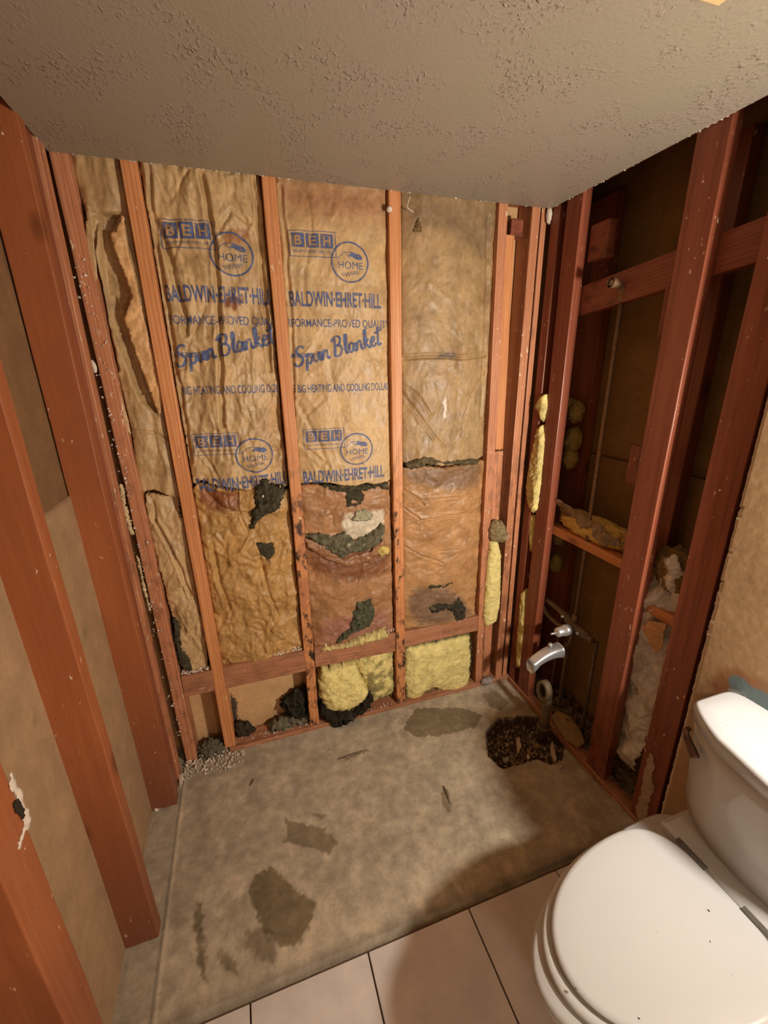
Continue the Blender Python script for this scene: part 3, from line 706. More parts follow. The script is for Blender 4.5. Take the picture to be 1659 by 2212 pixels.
pk = chips('paper_shred', [at(568, 1072, 'y', -.018), at(573, 1066, 'y', -.018), at(605, 1050, 'y', -.01), at(582, 1213, 'y', 0)], M_plaster, None, .003, .008, 4, .2); pk['kind'] = 'stuff'; adopt(l, [pk])

# --- third bay, the clearest printing
fold3 = [(B([(606, 400), (618, 520), (630, 700), (636, 900)]), .008, .005), (B([(645, 870), (690, 960), (710, 1010)]), .004, .008), (B([(650, 960), (700, 1000)]), .005, .007), (B([(700, 860), (660, 900)]), .003, .006)]
h3u = batt_height(.590, .962, 41, .026, .030, .0034, 8, 5, folds=fold3)
p = [(.588, H+.02), (.964, H+.02), (.966, 1.16)]+B([(838, 1040), (810, 1046), (790, 1042), (770, 1048), (740, 1048), (710, 1042), (680, 1042), (650, 1046)])+[(.588, 1.18)]
u = relief('paper_faced_batt', 'back', p, .0035, h3u, M_kraft, None, jit=.002, jf=45, col=batt_col(42, KR*1.04, .22, patches=[(B([(600, 385), (840, 405), (838, 480), (700, 470), (610, 450)]), srgb(166, 118, 80), .05)]), back=-.085, seed=5)
setp(u, 'smooth brown paper batt with the clearest blue printing, between the second and third studs', 'insulation')
print_u3 = empty('print_holder', (0, 0, 0))
print_art(h3u, print_u3, .618, .33, 0, (.597, .955, 1.170), dz=0)
h3l = batt_height(.590, .965, 47, .026, .030, .006, 6, 8, folds=[(B([(655, 1160), (700, 1180), (740, 1205)]), .010, .005), (B([(830, 1135), (825, 1180), (790, 1200)]), .008, .005)])
p = [(.590, 1.175)]+B([(650, 1050), (700, 1050), (760, 1052), (835, 1046)])+[(.966, 1.15), (.968, .425), (.592, .436)]
l = relief('paper_faced_batt', 'back', p, .0035, h3l, M_kraft, None, jit=.003, jf=40, back=-.085, seed=6,
           col=batt_col(48, srgb(172, 124, 82), .4, patches=[(B([(660, 1175), (840, 1190), (838, 1235), (760, 1255), (670, 1235)]), srgb(132, 84, 54), .02), (B([(740, 1110), (830, 1105), (826, 1170), (740, 1160)]), srgb(206, 188, 160), .01), (B([(700, 1340), (840, 1310), (845, 1370), (690, 1390)]), srgb(160, 110, 86), .02)], grime=.15))
setp(l, 'badly torn and stained paper batt in the middle bay, grey wool showing through', 'insulation')
ws = [tear(None, 'exposed_wool', [(690, 1046), (740, 1048), (790, 1046), (838, 1040), (842, 1060), (815, 1052), (785, 1062), (790, 1082), (770, 1095), (745, 1098), (738, 1066), (700, 1056)], 51, .016, -.012),
      tear(None, 'exposed_wool', [(655, 1154), (690, 1150), (720, 1155), (745, 1148), (765, 1165), (800, 1150), (825, 1130), (832, 1142), (818, 1175), (790, 1190), (755, 1195), (740, 1208), (715, 1195), (685, 1175)], 52, .020, -.008, wool_col(52, srgb(132, 124, 98), srgb(214, 206, 180))),
      tear(None, 'exposed_wool', [(765, 1105), (790, 1098), (805, 1110), (800, 1122), (775, 1126), (760, 1122)], 53, .010, .0, wool_col(53, srgb(206, 196, 160), srgb(240, 230, 200))),
      tear(None, 'exposed_wool', [(770, 1300), (800, 1292), (812, 1320), (800, 1350), (765, 1365), (738, 1385), (720, 1392), (735, 1370), (755, 1355), (760, 1325)], 54, .020, -.008, wool_col(54, srgb(110, 108, 82), srgb(150, 146, 112))),
      tear(None, 'yellow_tuft', [(690, 1400), (700, 1394), (740, 1388), (780, 1372), (815, 1358), (830, 1352), (838, 1372), (800, 1385), (740, 1398), (700, 1405)], 55, .022, -.002, wool_col(55, srgb(214, 192, 128), srgb(250, 226, 150)), M_yellow),
      tear(None, 'yellow_tuft', [(810, 1186), (822, 1176), (840, 1180), (838, 1195), (820, 1200)], 56, .016, .0, wool_col(56, srgb(232, 204, 118), srgb(250, 226, 140)), M_yellow, .003),
      ]
ws[4]['label'] = ws[5]['label'] = 'pale yellow tuft'
adopt(l, ws)
fl = relief('paper_flap', 'back', B([(655, 1160), (700, 1172), (742, 1208), (758, 1200), (800, 1188), (828, 1160), (834, 1180), (800, 1212), (750, 1225), (700, 1205), (662, 1180)]), .0035, lambda a, b, e: -.002+.006*crumple(a*14, b*14, 8)+.5*np.clip(e, 0, .01), M_kraft, None, jit=.003, jf=60, col=batt_col(57, srgb(150, 102, 66), .4))
adopt(l, [fl])

# --- fourth bay, plain grimy batt
h4u = batt_height(1.012, 1.392, 61, .032, .032, .0032, 6, 5, folds=[(B([(875, 775), (910, 772), (950, 772), (1000, 775), (1050, 768)]), .007, .005), (B([(872, 850), (920, 920), (960, 970)]), .004, .006), (B([(870, 830), (900, 850), (930, 900)]), .003, .005), (B([(1055, 470), (1052, 700), (1040, 900)]), .006, .008), (B([(1050, 800), (1020, 850), (1000, 900)]), .003, .006)])
p = [(1.004, H+.02), (1.388, H+.02), (1.392, 1.222)]+B([(1040, 988), (1015, 1000), (985, 1002), (950, 1006), (920, 998), (890, 1005), (872, 1000)])+[(1.012, 1.2)]
u = relief('paper_faced_batt', 'back', p, .0035, h4u, M_kraft, None, jit=.002, jf=45, back=-.085, seed=7,
           col=batt_col(62, srgb(172, 138, 94), .3, patches=[(B([(870, 420), (1080, 440), (1070, 520), (1040, 560), (960, 500), (880, 500)]), srgb(138, 110, 78), .04), (B([(945, 760), (975, 760), (985, 775), (940, 776)]), srgb(110, 92, 74), .008)], grime=.22), holes=[B([(902, 470), (910, 500), (892, 500)])])
setp(u, 'plain grimy brown paper batt without printing, small dark tear near its top', 'insulation')
fl = relief('paper_shred', 'back', B([(905, 470), (912, 498), (906, 502), (890, 500), (893, 492)]), .003, lambda a, b, e: -.012+.4*np.clip(e, 0, .01), M_wool, None, jit=.002, col=wool_col(63, srgb(140, 112, 76))); adopt(u, [fl])
sr = relief('pale_scuff', 'back', B([(959, 850), (962, 880), (960, 905), (952, 905), (956, 880), (950, 868), (956, 862)]), .0025, lambda a, b, e: h4u(a, b)+.0012, M_plaster, None, jit=.003, jf=80); adopt(u, [sr])
h4l = batt_height(1.015, 1.40, 67, .030, .030, .0042, 5, 8, folds=[(B([(895, 1080), (930, 1078), (985, 1072)]), .006, .004), (B([(905, 1125), (960, 1115), (1010, 1108)]), .007, .005), (B([(872, 1060), (900, 1075), (915, 1090)]), .006, .005), (B([(875, 1100), (905, 1120)]), .006, .004), (B([(872, 1180), (910, 1200), (955, 1215)]), .006, .004), (B([(940, 1190), (990, 1186)]), .004, .003), (B([(1005, 1215), (985, 1270), (990, 1300)]), .005, .005), (B([(1020, 1200), (1012, 1300)]), .006, .004)])
p = [(1.014, 1.2)]+B([(875, 1012), (905, 1005), (960, 1012), (1000, 1006), (1040, 996)])+[(1.395, 1.2), (1.402, .41), (1.018, .43)]
l = relief('paper_faced_batt', 'back', p, .0035, h4l, M_kraft, None, jit=.003, jf=40, back=-.085, seed=8,
           col=batt_col(68, srgb(184, 136, 88), .3, patches=[(B([(875, 1015), (1040, 1000), (1035, 1050), (960, 1055), (880, 1040)]), srgb(132, 98, 66), .02), (B([(880, 1300), (900, 1270), (960, 1265), (1000, 1290), (1020, 1330), (960, 1345), (900, 1350)]), srgb(130, 100, 74), .02)], grime=.12))
setp(l, 'brown paper batt with horizontal creases below the plain grimy batt', 'insulation')
ws = [tear(None, 'exposed_wool', [(872, 1000), (892, 995), (900, 988), (930, 985), (950, 995), (990, 992), (1030, 990), (1035, 1002), (990, 1004), (950, 1002), (920, 1005), (900, 1012), (875, 1012)], 71, .016, -.006, wool_col(71, srgb(128, 112, 82), srgb(176, 156, 110)), ed=.012),
      tear(None, 'exposed_wool', [(915, 1262), (950, 1258), (985, 1245), (975, 1262), (955, 1272), (925, 1272)], 72, .010, -.008, ed=.012),
      tear(None, 'exposed_wool', [(925, 1310), (945, 1298), (975, 1300), (990, 1288), (1005, 1310), (1003, 1335), (985, 1342), (975, 1320), (955, 1318), (930, 1325)], 73, .018, -.008, wool_col(73, srgb(84, 76, 62)))]
adopt(l, ws)

# --- hold the printing under the batts it belongs to
for holder, owner in ((print_u2, 'paper_faced_batt.002'), (print_u3, 'paper_faced_batt.004')):
    ow = bpy.data.objects[owner]
    for c_ in list(holder.children): c_.parent = ow
    bpy.data.objects.remove(holder)

# --- loose yellow insulation under the blocking
YL = np.array(srgb(250, 228, 150))
def ycol(seed, dirt=0, edge=0):
    def c(a, b, e):
        k = YL*(1+.14*fbm(a*14, b*14, seed)[:, None]); k = k*(1-.22*ss(.1, .5, fbm(a*22, b*22, seed+2))[:, None]*np.array([.5, .7, 1.2]))
        if dirt: q = (dirt*ss(-.25, .25, fbm(a*18, b*18, seed+6)))[:, None]; k = k*(1-q)+q*np.array(srgb(120, 110, 66))
        if edge: q = (ss(edge, 0, e+.010*fbm(a*25, b*25, seed+8)))[:, None]; k = k*(1-q)+q*np.array(srgb(70, 64, 48))
        return np.clip(k, .01, 1)
    return c
def puff(pxs, seed, thick, base, label, col, y=0., jit=.007, f=22, fib=120, ed=.045):
    P_ = pts(pxs, 'y', y)
    o = relief('yellow_insulation', 'back', P_, .0035, lump(thick, base, seed, f, ed, .16), M_yellow, None, jit=jit, jf=40, col=col, back=-.085, seed=seed)
    setp(o, label, 'insulation'); r = random.Random(seed); sp = []
    P2 = np.array(P_)
    for _ in range(fib):
        i = r.randrange(len(P2)); t = r.random(); q = P2[i]*(1-t)+P2[(i+1) % len(P2)]*t; sp.append((q[0], -base-thick*.3, q[1]))
    fb = fibres('loose_fibres', sp, M_yellow, .016, seed=seed, col=YL*.8, width=.00035); adopt(o, [fb]); return o
puff([(697, 1452), (735, 1442), (768, 1436), (780, 1460), (792, 1485), (800, 1500), (785, 1518), (760, 1535), (735, 1540), (708, 1535), (692, 1510), (690, 1480)], 81, .040, -.018, 'big clean lump of yellow insulation in the middle bay under the blocking', ycol(81, 0, .0), fib=200)
puff([(768, 1436), (855, 1412), (858, 1500), (845, 1512), (810, 1525), (800, 1505), (785, 1470)], 82, .030, -.040, 'greenish dirty yellow insulation right of the clean yellow lump', ycol(82, .75), fib=80)
puff([(876, 1402), (1020, 1372), (1022, 1430), (1018, 1478), (1000, 1498), (985, 1508), (965, 1500), (940, 1492), (925, 1498), (910, 1515), (880, 1515), (874, 1470)], 83, .034, -.028, 'square patch of yellow insulation in the bay nearest the right corner', ycol(83, .18, .016), fib=220, f=16, ed=.05)
def black(pxs, seed, lab, thick=.03, base=-.02, c=srgb(66, 60, 46), nm='mouldy_wool'):
    o = relief(nm, 'back', pts(pxs, 'y', 0), .0035, lump(thick, base, seed, 30, .03, .75), M_wool, None, jit=.012, jf=38, col=wool_col(seed, c, srgb(110, 104, 84)), back=-.07, seed=seed)
    return setp(o, lab, 'insulation')
black([(695, 1530), (725, 1542), (760, 1535), (785, 1515), (798, 1490), (806, 1510), (800, 1525), (770, 1545), (745, 1565), (738, 1590), (722, 1592), (712, 1560), (694, 1548)], 91, 'black mouldy wool hanging below the clean yellow lump', .034, -.004, srgb(62, 54, 42))
black([(608, 1545), (612, 1528), (630, 1520), (640, 1508), (665, 1500), (668, 1560), (650, 1568), (625, 1560)], 92, 'dark mould-black wool clump beside the bare tan board', .04, -.06)
black([(505, 1588), (520, 1580), (540, 1585), (552, 1600), (545, 1608), (510, 1612)], 93, 'small dark clump at the foot of the bare tan board', .03, -.06, srgb(84, 72, 56))
black([(575, 1592), (590, 1575), (605, 1570), (640, 1560), (672, 1555), (676, 1580), (620, 1592), (580, 1602)], 94, 'grey dusty wool along the plate in front of the tan board', .03, -.05, srgb(140, 128, 104))
# hanging yellow strip beside the fifth stud
h = lambda a, b, e: .004+.020*np.sqrt(np.clip(e/.02, 0, 1))*(1+.2*crumple(a*25, b*25, 3, 3))
o = relief('insulation_strip', 'back', pts([(1058, 1168), (1075, 1165), (1082, 1200), (1080, 1300), (1072, 1340), (1048, 1355), (1044, 1330), (1050, 1250), (1055, 1195)], 'y', -.005), .0035, h, M_yellow, None, jit=.003, col=ycol(101, .1), back=0, seed=9)
setp(o, 'long narrow strip of yellow insulation hanging on the pale back wall stud', 'insulation')
k_ = relief('dirty_clump', 'back', pts([(1058, 1140), (1068, 1122), (1086, 1126), (1096, 1150), (1092, 1172), (1075, 1172), (1058, 1168)], 'y', -.01), .003, lambda a, b, e: .006+.030*np.sqrt(np.clip(e/.02, 0, 1))*(1+.3*crumple(a*35, b*35, 6, 3)), M_wool, None, jit=.004, col=wool_col(7, srgb(176, 152, 110), srgb(220, 200, 150)), back=0.0); adopt(o, [k_])
fb = fibres('loose_fibres', [at(1050+random.random()*30, 1180+random.random()*165, 'y', -.02) for _ in range(90)], M_yellow, .012, seed=5, col=YL*.85, width=.0003); adopt(o, [fb])

# ================================================================== LEFT WALL STUDS
def lstud(yf, w, m, label, z0=0, lean=0, depth=.0895):
    beam('wall_stud', (-depth/2-.001, yf+w/2, z0), (-depth/2-.001, yf+w/2+lean, H+.026), depth, w, m, label, 'stud')
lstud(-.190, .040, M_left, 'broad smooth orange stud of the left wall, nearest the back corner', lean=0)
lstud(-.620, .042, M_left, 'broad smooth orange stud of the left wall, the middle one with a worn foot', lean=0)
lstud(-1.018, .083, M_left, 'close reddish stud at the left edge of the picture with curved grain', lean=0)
beam('wood_strip', (-.050, -.120, 0), (-.050, -.120, H+.026), .084, .052, M_red, 'recessed reddish board behind the broad orange stud nearest the back corner', 'timber', warp=.0006)
beam('wall_stud', (-.046, -.060, 0), (-.046, -.052, H+.026), .088, .050, M_fleck, 'plaster-streaked doubled stud in the left corner, beside the insulation', 'stud', warp=.0006)

cst = bpy.data.objects['wall_stud.009'] if 'wall_stud.009' in bpy.data.objects else None
def left_mark(nm, px_, m, seed, out=.0015):
    o = relief(nm, 'left', [tuple(at(u, v, 'x', 0)[1:]) for u, v in px_], .003, lambda a, b, e: out+.0008*fbm(a*60, b*60, seed), m, None, jit=.005, jf=45, seed=seed)
    return o
cl = [o for o in sc.objects if str(o.get('label', '')).startswith('close reddish stud')][0]
mk = [left_mark('plaster_smear', [(14, 1652), (22, 1665), (36, 1690), (44, 1712), (60, 1752), (70, 1770), (52, 1800), (42, 1835), (38, 1820), (50, 1785), (40, 1755), (30, 1712), (14, 1702), (22, 1682)], M_plaster, 3),
      left_mark('rotten_knot', [(26, 1733), (38, 1730), (48, 1745), (52, 1765), (44, 1772), (36, 1758), (26, 1748)], plain('rotten_wood', srgb(44, 30, 18), .9, var=.5, scale=60), 4, .0028)]
bpy.context.view_layer.update()
for o in mk: o.parent = cl; o.matrix_parent_inverse = cl.matrix_world.inverted()
# plaster left along the edges of the corner studs
rr = random.Random(5); sp = []
for _ in range(150):
    z = rr.random()**1.0*1.75+.15; sp.append((.012+rr.gauss(0, .010), -.003, z))
setp(chips('plaster_crumbs', sp, M_plaster, None, .0012, .0042, 3, .4), 'white plaster crumbs stuck along the studs of the left corner', 'debris', kind='stuff')
o = relief('plaster_scrap', 'back', B([(194, 776), (205, 778), (213, 790), (214, 805), (207, 806), (200, 792), (190, 786)]), .0025, lambda a, b, e: .010+.3*np.clip(e, 0, .01), M_plaster, None, jit=.0015); setp(o, 'white scrap of plaster tape stuck on the left corner stud', 'scrap')
def mstrip(pl, wid, label, seed):
    c = [at(u, v, 'y', -.002) for u, v in pl]; P_ = [(p_[0]-wid/2, p_[2]) for p_ in c]+[(p_[0]+wid/2, p_[2]) for p_ in c[::-1]]
    o = relief('mortar_strip', 'back', P_, .0025, lambda a, b, e: .004+.005*fbm(a*90, b*60, seed)+.3*np.clip(e, 0, .008), M_conc, None, jit=.004, jf=90, col=lambda a, b, e: np.clip(np.array(srgb(206, 178, 134))*(1+.2*fbm(a*70, b*70, 2)[:, None]), 0, 1), back=-.001, seed=seed)
    setp(o, label, 'debris')
mstrip([(261, 1045), (268, 1090), (278, 1130), (285, 1155)], .014, 'upper rough strip of tan mortar clinging to the left corner stud', 3)
mstrip([(296, 1200), (305, 1240), (316, 1290), (325, 1320)], .009, 'lower thin strip of tan mortar clinging to the left corner stud', 4)

# ================================================================== RIGHT PLUMBING WALL
def rstud(y0, y1, m, label, x0=W, d=.038, z0=.018, lean=0, z1=H+.026, name='plumbing_stud', warp=.001):
    w = abs(y1-y0); yc = (y0+y1)/2
    return beam(name, (x0+d/2, yc, z0), (x0+d/2, yc+lean, z1), d, w, m, label, 'stud', warp=warp)
rstud(-.052, -.006, M_red, 'thin glossy corner stud of the plumbing wall, next to the back wall', d=.06)
r1 = rstud(-.170, -.090, M_red, 'flat-laid reddish stud of the plumbing wall nearest the corner, pitted lit edge', z0=.0)
rstud(-.655, -.565, M_red, 'flat-laid reddish stud in front of the shower brace, bright edge down its side')
rstud(-.872, -.782, M_red, 'flat-laid dark red stud right against the drywall, white scuffs low down')
dfoot = bpy.context.view_layer.objects and [o for o in sc.objects if o.name == 'plumbing_stud.003'][0]
pp = relief('peeled_paint', 'right', [tuple(at(u, v, 'x', W-.002)[1:]) for u, v in [(1405, 1625), (1414, 1640), (1408, 1690), (1414, 1700), (1402, 1740), (1396, 1775), (1380, 1780), (1372, 1750), (1384, 1710), (1392, 1660)]], .003, lambda a, b, e: .0015+.0008*fbm(a*60, b*60), plain('peeled_pale_paint', srgb(190, 160, 138), .7, var=.4, scale=40), None, jit=.006, jf=40)
adopt(dfoot, []); pp.parent = dfoot; bpy.context.view_layer.update(); pp.matrix_parent_inverse = dfoot.matrix_world.inverted(); pp['label'] = 'peeled pale paint'
# block, diagonal brace, back studs of the chase
beam('wood_block', (W+.058, -.178, 1.995), (W+.058, -.262, 1.995), .115, .036, M_red, 'small wood block nailed beside the corner plumbing stud near the ceiling', 'block', xdir=(0, 0, 1))
beam('pipe_brace', (W+.060, -.150, 1.812), (W+.060, -.80, 1.872), .098, .036, M_red, 'horizontal brace board carrying the shower pipe elbow', 'brace', xdir=(0, 0, 1))
rstud(-.155, -.02, M_red, 'dim rear stud of the chase behind the shower pipe', x0=PX-.045, d=.04, name='chase_stud')
rstud(-.60, -.555, M_red, 'dim rear stud of the chase seen past the middle flat stud', x0=PX-.05, d=.045, name='chase_stud')
rstud(-1.0, -.93, M_red, 'dim rear stud of the chase behind the drywall edge', x0=PX-.05, d=.045, name='chase_stud')
beam('wood_block', (W+.045, -.520, 1.20), (W+.045, -.520, 1.33), .022, .05, M_red, 'little upright wood cleat left of the middle flat stud, half way up', 'block')
beam('wood_block', (W+.045, -.545, 1.66), (W+.045, -.545, 1.80), .022, .05, M_red, 'little upright wood cleat under the shower brace', 'block')
beam('fire_block', (W+.075, -.13, .905), (W+.075, -.56, .905), .036, .075, M_fir, 'horizontal wood fire block between the plumbing studs holding insulation', 'blocking', xdir=(0, 0, 1))
beam('fire_block', (W+.075, -.66, .80), (W+.075, -.80, .80), .036, .075, M_fir, 'short fire block between the two right flat studs behind the plastic', 'blocking', xdir=(0, 0, 1))

def blob(name, ctr, rad, seed, m, col, amp=.25, f=3.0, sub=5):
    bm = bmesh.new(); bmesh.ops.create_icosphere(bm, subdivisions=sub, radius=1); P_ = np.array([v.co[:] for v in bm.verts])
    s = 1+amp*(fbm(P_[:, 0]*f+P_[:, 2]*2, P_[:, 1]*f+5, seed)+.8*crumple(P_[:, 0]*f, P_[:, 2]*f+P_[:, 1]*f, seed+2, 4))
    Q = P_*s[:, None]*np.array(rad); F = [[v.index for v in fc.verts] for fc in bm.faces]; bm.free()
    c = col(P_, s) if callable(col) else np.tile(col, (len(P_), 1))
    o = mesh(name, Q, F, m, None, True, c); o.location = ctr; return o
def ybc(c0): return lambda P_, s: np.clip(np.array(c0)*(1+.3*fbm(P_[:, 0]*6, P_[:, 1]*6+P_[:, 2]*6, 3))[:, None], .01, 1)
setp(blob('insulation_roll', (W+.095, -.34, .965), (.055, .20, .050), 5, M_yellow, ybc(srgb(236, 196, 116)), .16, 2.5), 'dusty yellow insulation lying on the fire block behind the shower pipe', 'insulation')
def film(name, P3, dx, label, seed, m=M_film, res=.004, amp=.008):
    o = relief(name, 'right', P3, res, lambda a, b, e: -dx+amp*3.2*crumple(a*5, b*4, seed, 2, .4)+amp*1.0*creases(a*6, b*5, seed+2), m, None, jit=.006, jf=35, seed=seed); return setp(o, label, 'sheeting')
P3 = [tuple(at(u, v, 'x', W+.045)[1:]) for u, v in [(1474, 1192), (1482, 1240), (1470, 1300), (1448, 1420), (1432, 1500), (1412, 1560), (1395, 1620), (1372, 1668), (1345, 1650), (1322, 1585), (1345, 1540), (1352, 1450), (1362, 1340), (1385, 1290), (1405, 1240), (1440, 1205)]]
film('plastic_sheet', P3, .045, 'crumpled clear grey plastic hanging between the two right plumbing studs', 7, amp=.012)
k_ = relief('paper_scrap', 'right', [tuple(at(u, v, 'x', W+.028)[1:]) for u, v in [(1388, 1352), (1400, 1340), (1440, 1345), (1432, 1400), (1420, 1410), (1400, 1385)]], .003, lambda a, b, e: -.024+.006*crumple(a*30, b*30, 2), M_kraft, None, jit=.004, col=batt_col(5, srgb(200, 150, 100), .5)); setp(k_, 'torn tan paper showing through the plastic between the right studs', 'scrap')
setp(blob('insulation_roll', (W+.07, -.715, .955), (.035, .075, .075), 8, M_yellow, ybc(srgb(150, 124, 80)), .25, 3), 'grimy insulation tuft above the plastic between the right studs', 'insulation')
o = film('plastic_sheet', [(-.50, .985), (-.16, 1.06), (-.18, .99), (-.24, .965), (-.30, .95), (-.36, .985), (-.43, .94), (-.52, .955)], .045, 'dirty plastic draped on the insulation of the fire block', 9, m=plain('dirty_film', srgb(150, 122, 86), .35, 0, .6, var=.5, scale=40), amp=.010)
# yellow insulation poking out by the corner
def rpuff(pxs, seed, thick, base, label, x=W-.004, col=None, m=None):
    o = relief('insulation_strip', 'right', pts(pxs, 'x', x), .0035, lambda a, b, e: base+thick*np.sqrt(np.clip(e/.015, 0, 1))*(1+.25*crumple(a*30, b*22, seed, 3)), m or M_yellow, None, jit=.003, jf=50, col=col or ycol(seed, .25), back=base-.02, seed=seed)
    return setp(o, label, 'insulation')
rpuff([(1160, 925), (1172, 915), (1176, 950), (1168, 1040), (1160, 1100), (1150, 1110), (1140, 1090), (1136, 1050), (1145, 1000), (1152, 960)], 111, .022, -.006, 'yellow insulation squeezed out between the corner studs, upper long piece')
rpuff([(1154, 882), (1168, 856), (1180, 850), (1180, 885), (1172, 915), (1164, 888)], 112, .014, .004, 'torn paper tip with yellow fluff above the corner insulation', col=ycol(112, .6))
rpuff([(1140, 1110), (1152, 1115), (1148, 1180), (1140, 1195), (1136, 1150)], 113, .010, -.012, 'thin middle piece of yellow insulation between the corner studs')
rpuff([(1122, 1280), (1134, 1270), (1130, 1380), (1124, 1440), (1112, 1445), (1112, 1390)], 114, .014, -.010, 'lower piece of yellow insulation between the corner studs near the floor')
for k, (u_, v_, s_) in enumerate([(1245, 890, .030), (1238, 950, .034), (1232, 990, .030), (1232, 880, .026)]):
    q = at(u_, v_, 'x', W+.11); setp(blob('insulation_tuft', q, (.03, s_*1.1, s_*1.5), 20+k, M_yellow, ybc(srgb(176, 146, 84)), .2, 2.2, 4), ['round dusty yellow tuft beside the corner plumbing stud, the highest one jutting right', 'dusty yellow tuft just under the highest one beside the corner plumbing stud', 'lowest of the dusty yellow tufts beside the corner plumbing stud', 'dusty yellow tuft tucked closest to the corner plumbing stud at the top'][k], 'insulation')
for k, (u_, v_, s_) in enumerate([(1208, 1160, .03), (1202, 1215, .035)]):
    q = at(u_, v_, 'x', W+.08); setp(blob('insulation_tuft', q, (.03, s_, s_*1.3), 30+k, M_yellow, ybc(srgb(130, 108, 60)), .2, 2.2, 4), ['dim yellow tuft right under the fire block', 'dim yellow tuft lower down between fire block and valve'][k], 'insulation')

# ---- plumbing
PXp = W+.050; PYp = -.350
t = empty('shower_pipe', (PXp, PYp, .53), 'tall thin shower riser pipe running from the valve up to the brace', 'pipe')
ks = [tube('riser', [(PXp, PYp, .57), (PXp, PYp, 1.2), (PXp, PYp, 1.80)], .0075, M_galv),
      tube('elbow_fitting', curve_pts([(PXp, PYp, 1.785), (PXp, PYp, 1.812), (PXp-.006, PYp, 1.828), (PXp-.022, PYp, 1.838), (PXp-.045, PYp, 1.842)], 5), .0125, M_galv, cap=False),
      tube('elbow_collar', [(PXp-.040, PYp, 1.8415), (PXp-.056, PYp, 1.8425)], .0155, M_galv, cap=False), tube('elbow_bore', [(PXp-.036, PYp, 1.8415), (PXp-.055, PYp, 1.8425)], .0105, M_dull, cap=True)]
adopt(t, ks)
vz = .530
t = empty('shower_valve', (PXp, PYp, vz), 'old shower valve body with a chrome stem sleeve and two screws', 'valve')
def ln_(a, b, k=2): return [Vector(a).lerp(Vector(b), i/k) for i in range(k+1)]
xa = at(1205, 1370, 'y', PYp); 
ks = [tube('valve_body', curve_pts([(PXp, -.165, .560), (PXp, -.24, .556), (PXp, -.30, .548), (PXp, PYp, vz), (PXp, -.42, .528), (PXp, -.455, .526)], 4), [.012]*6+[.014]*3+[.020]*8+[.013]*4, M_dull),
      tube('riser_nut', [(PXp, PYp, .553), (PXp, PYp, .585)], .0135, M_galv, seg=6),
      tube('side_loop', curve_pts([(PXp, -.175, .562), (PXp, -.150, .545), (PXp, -.150, .515), (PXp, -.185, .490), (PXp, -.25, .482), (PXp-.005, -.30, .490)], 6), .0105, M_dull),
      tube('chrome_sleeve', [(PXp-.012, PYp, vz-.01), (PXp-.026, PYp, vz-.01), (PXp-.027, PYp, vz-.01), (PXp-.052, PYp, vz-.011), (PXp-.053, PYp, vz-.011), (PXp-.085, PYp, vz-.012), (PXp-.092, PYp, vz-.012)], [.022, .022, .024, .024, .020, .020, .014], M_chrome, seg=24),
      tube('stem', [(PXp-.09, PYp, vz-.012), (PXp-.118, PYp, vz-.013)], .0045, M_chrome),
      tube('screw', [(PXp-.01, PYp+.050, vz+.022), (PXp-.028, PYp+.050, vz+.022)], [.007, .0055], M_chrome), tube('screw', [(PXp-.01, PYp-.046, vz-.002), (PXp-.028, PYp-.046, vz-.002)], [.007, .0055], M_chrome)]
adopt(t, ks)
t = empty('tub_supply_pipe', (PXp, PYp, .2), 'thin dull pipe dropping from the valve past the chrome spout', 'pipe')
adopt(t, [tube('drop_pipe', [(PXp, PYp, .51), (PXp, PYp+.012, .43), (PXp, PYp+.02, .40), (PXp, PYp+.02, .10)], .0085, M_dull), tube('tee_fitting', [(PXp-.004, PYp+.018, .43), (PXp-.004, PYp+.02, .385)], .0135, M_dull)])
setp(tube('water_pipe', [(W+.09, -.44, .50), (W+.09, -.44, .02)], .008, M_dull), 'thin dim vertical pipe behind the middle flat stud', 'pipe')
setp(tube('water_pipe', [(W+.10, -.215, .44), (W+.10, -.215, .02)], .007, M_dull), 'thin dim vertical pipe left below the chrome spout', 'pipe')
# chrome tub spout: lofted arched body
sy = PYp+.020; sx0 = PXp-.010
t = empty('tub_spout', (sx0, sy, .40), 'arched chrome tub spout with a diverter knob pointing into the room', 'faucet')
secs = []
for k in range(15):
    t_ = k/14; x = sx0-.030-.150*t_; zc = .405-.040*t_**2.2-.004*t_; hw = .031-.006*t_; top = .030*(1-.30*t_**2); bot = -.028*(1-t_)-.016*t_ if t_ < .8 else -.032
    arch = .010*math.sin(math.pi*min(1, t_*1.1)); secs.append([(x, sy+hw*math.copysign(abs(math.cos(a))**.55, math.cos(a)), zc+(top if math.sin(a) > 0 else -(bot+arch)*-1 if False else (-bot-arch))*math.copysign(abs(math.sin(a))**.7, math.sin(a))) for a in [2*math.pi*j/24 for j in range(24)]])
V = [p_ for s_ in secs for p_ in s_]; F = [(i*24+j, i*24+(j+1) % 24, (i+1)*24+(j+1) % 24, (i+1)*24+j) for i in range(14) for j in range(24)]+[tuple(range(24)), tuple(14*24+j for j in range(24))[::-1]]
o = mesh('spout_body', V, F, M_chrome); 
ks = [o, tube('inlet_nipple', [(sx0+.012, sy, .405), (sx0-.034, sy, .405)], .012, M_galv), tube('diverter_knob', [(sx0-.085, sy, .425), (sx0-.085, sy, .438), (sx0-.085, sy, .440), (sx0-.085, sy, .450), (sx0-.085, sy, .454)], [.004, .004, .010, .010, .005], M_chrome, seg=16)]
adopt(t, ks)
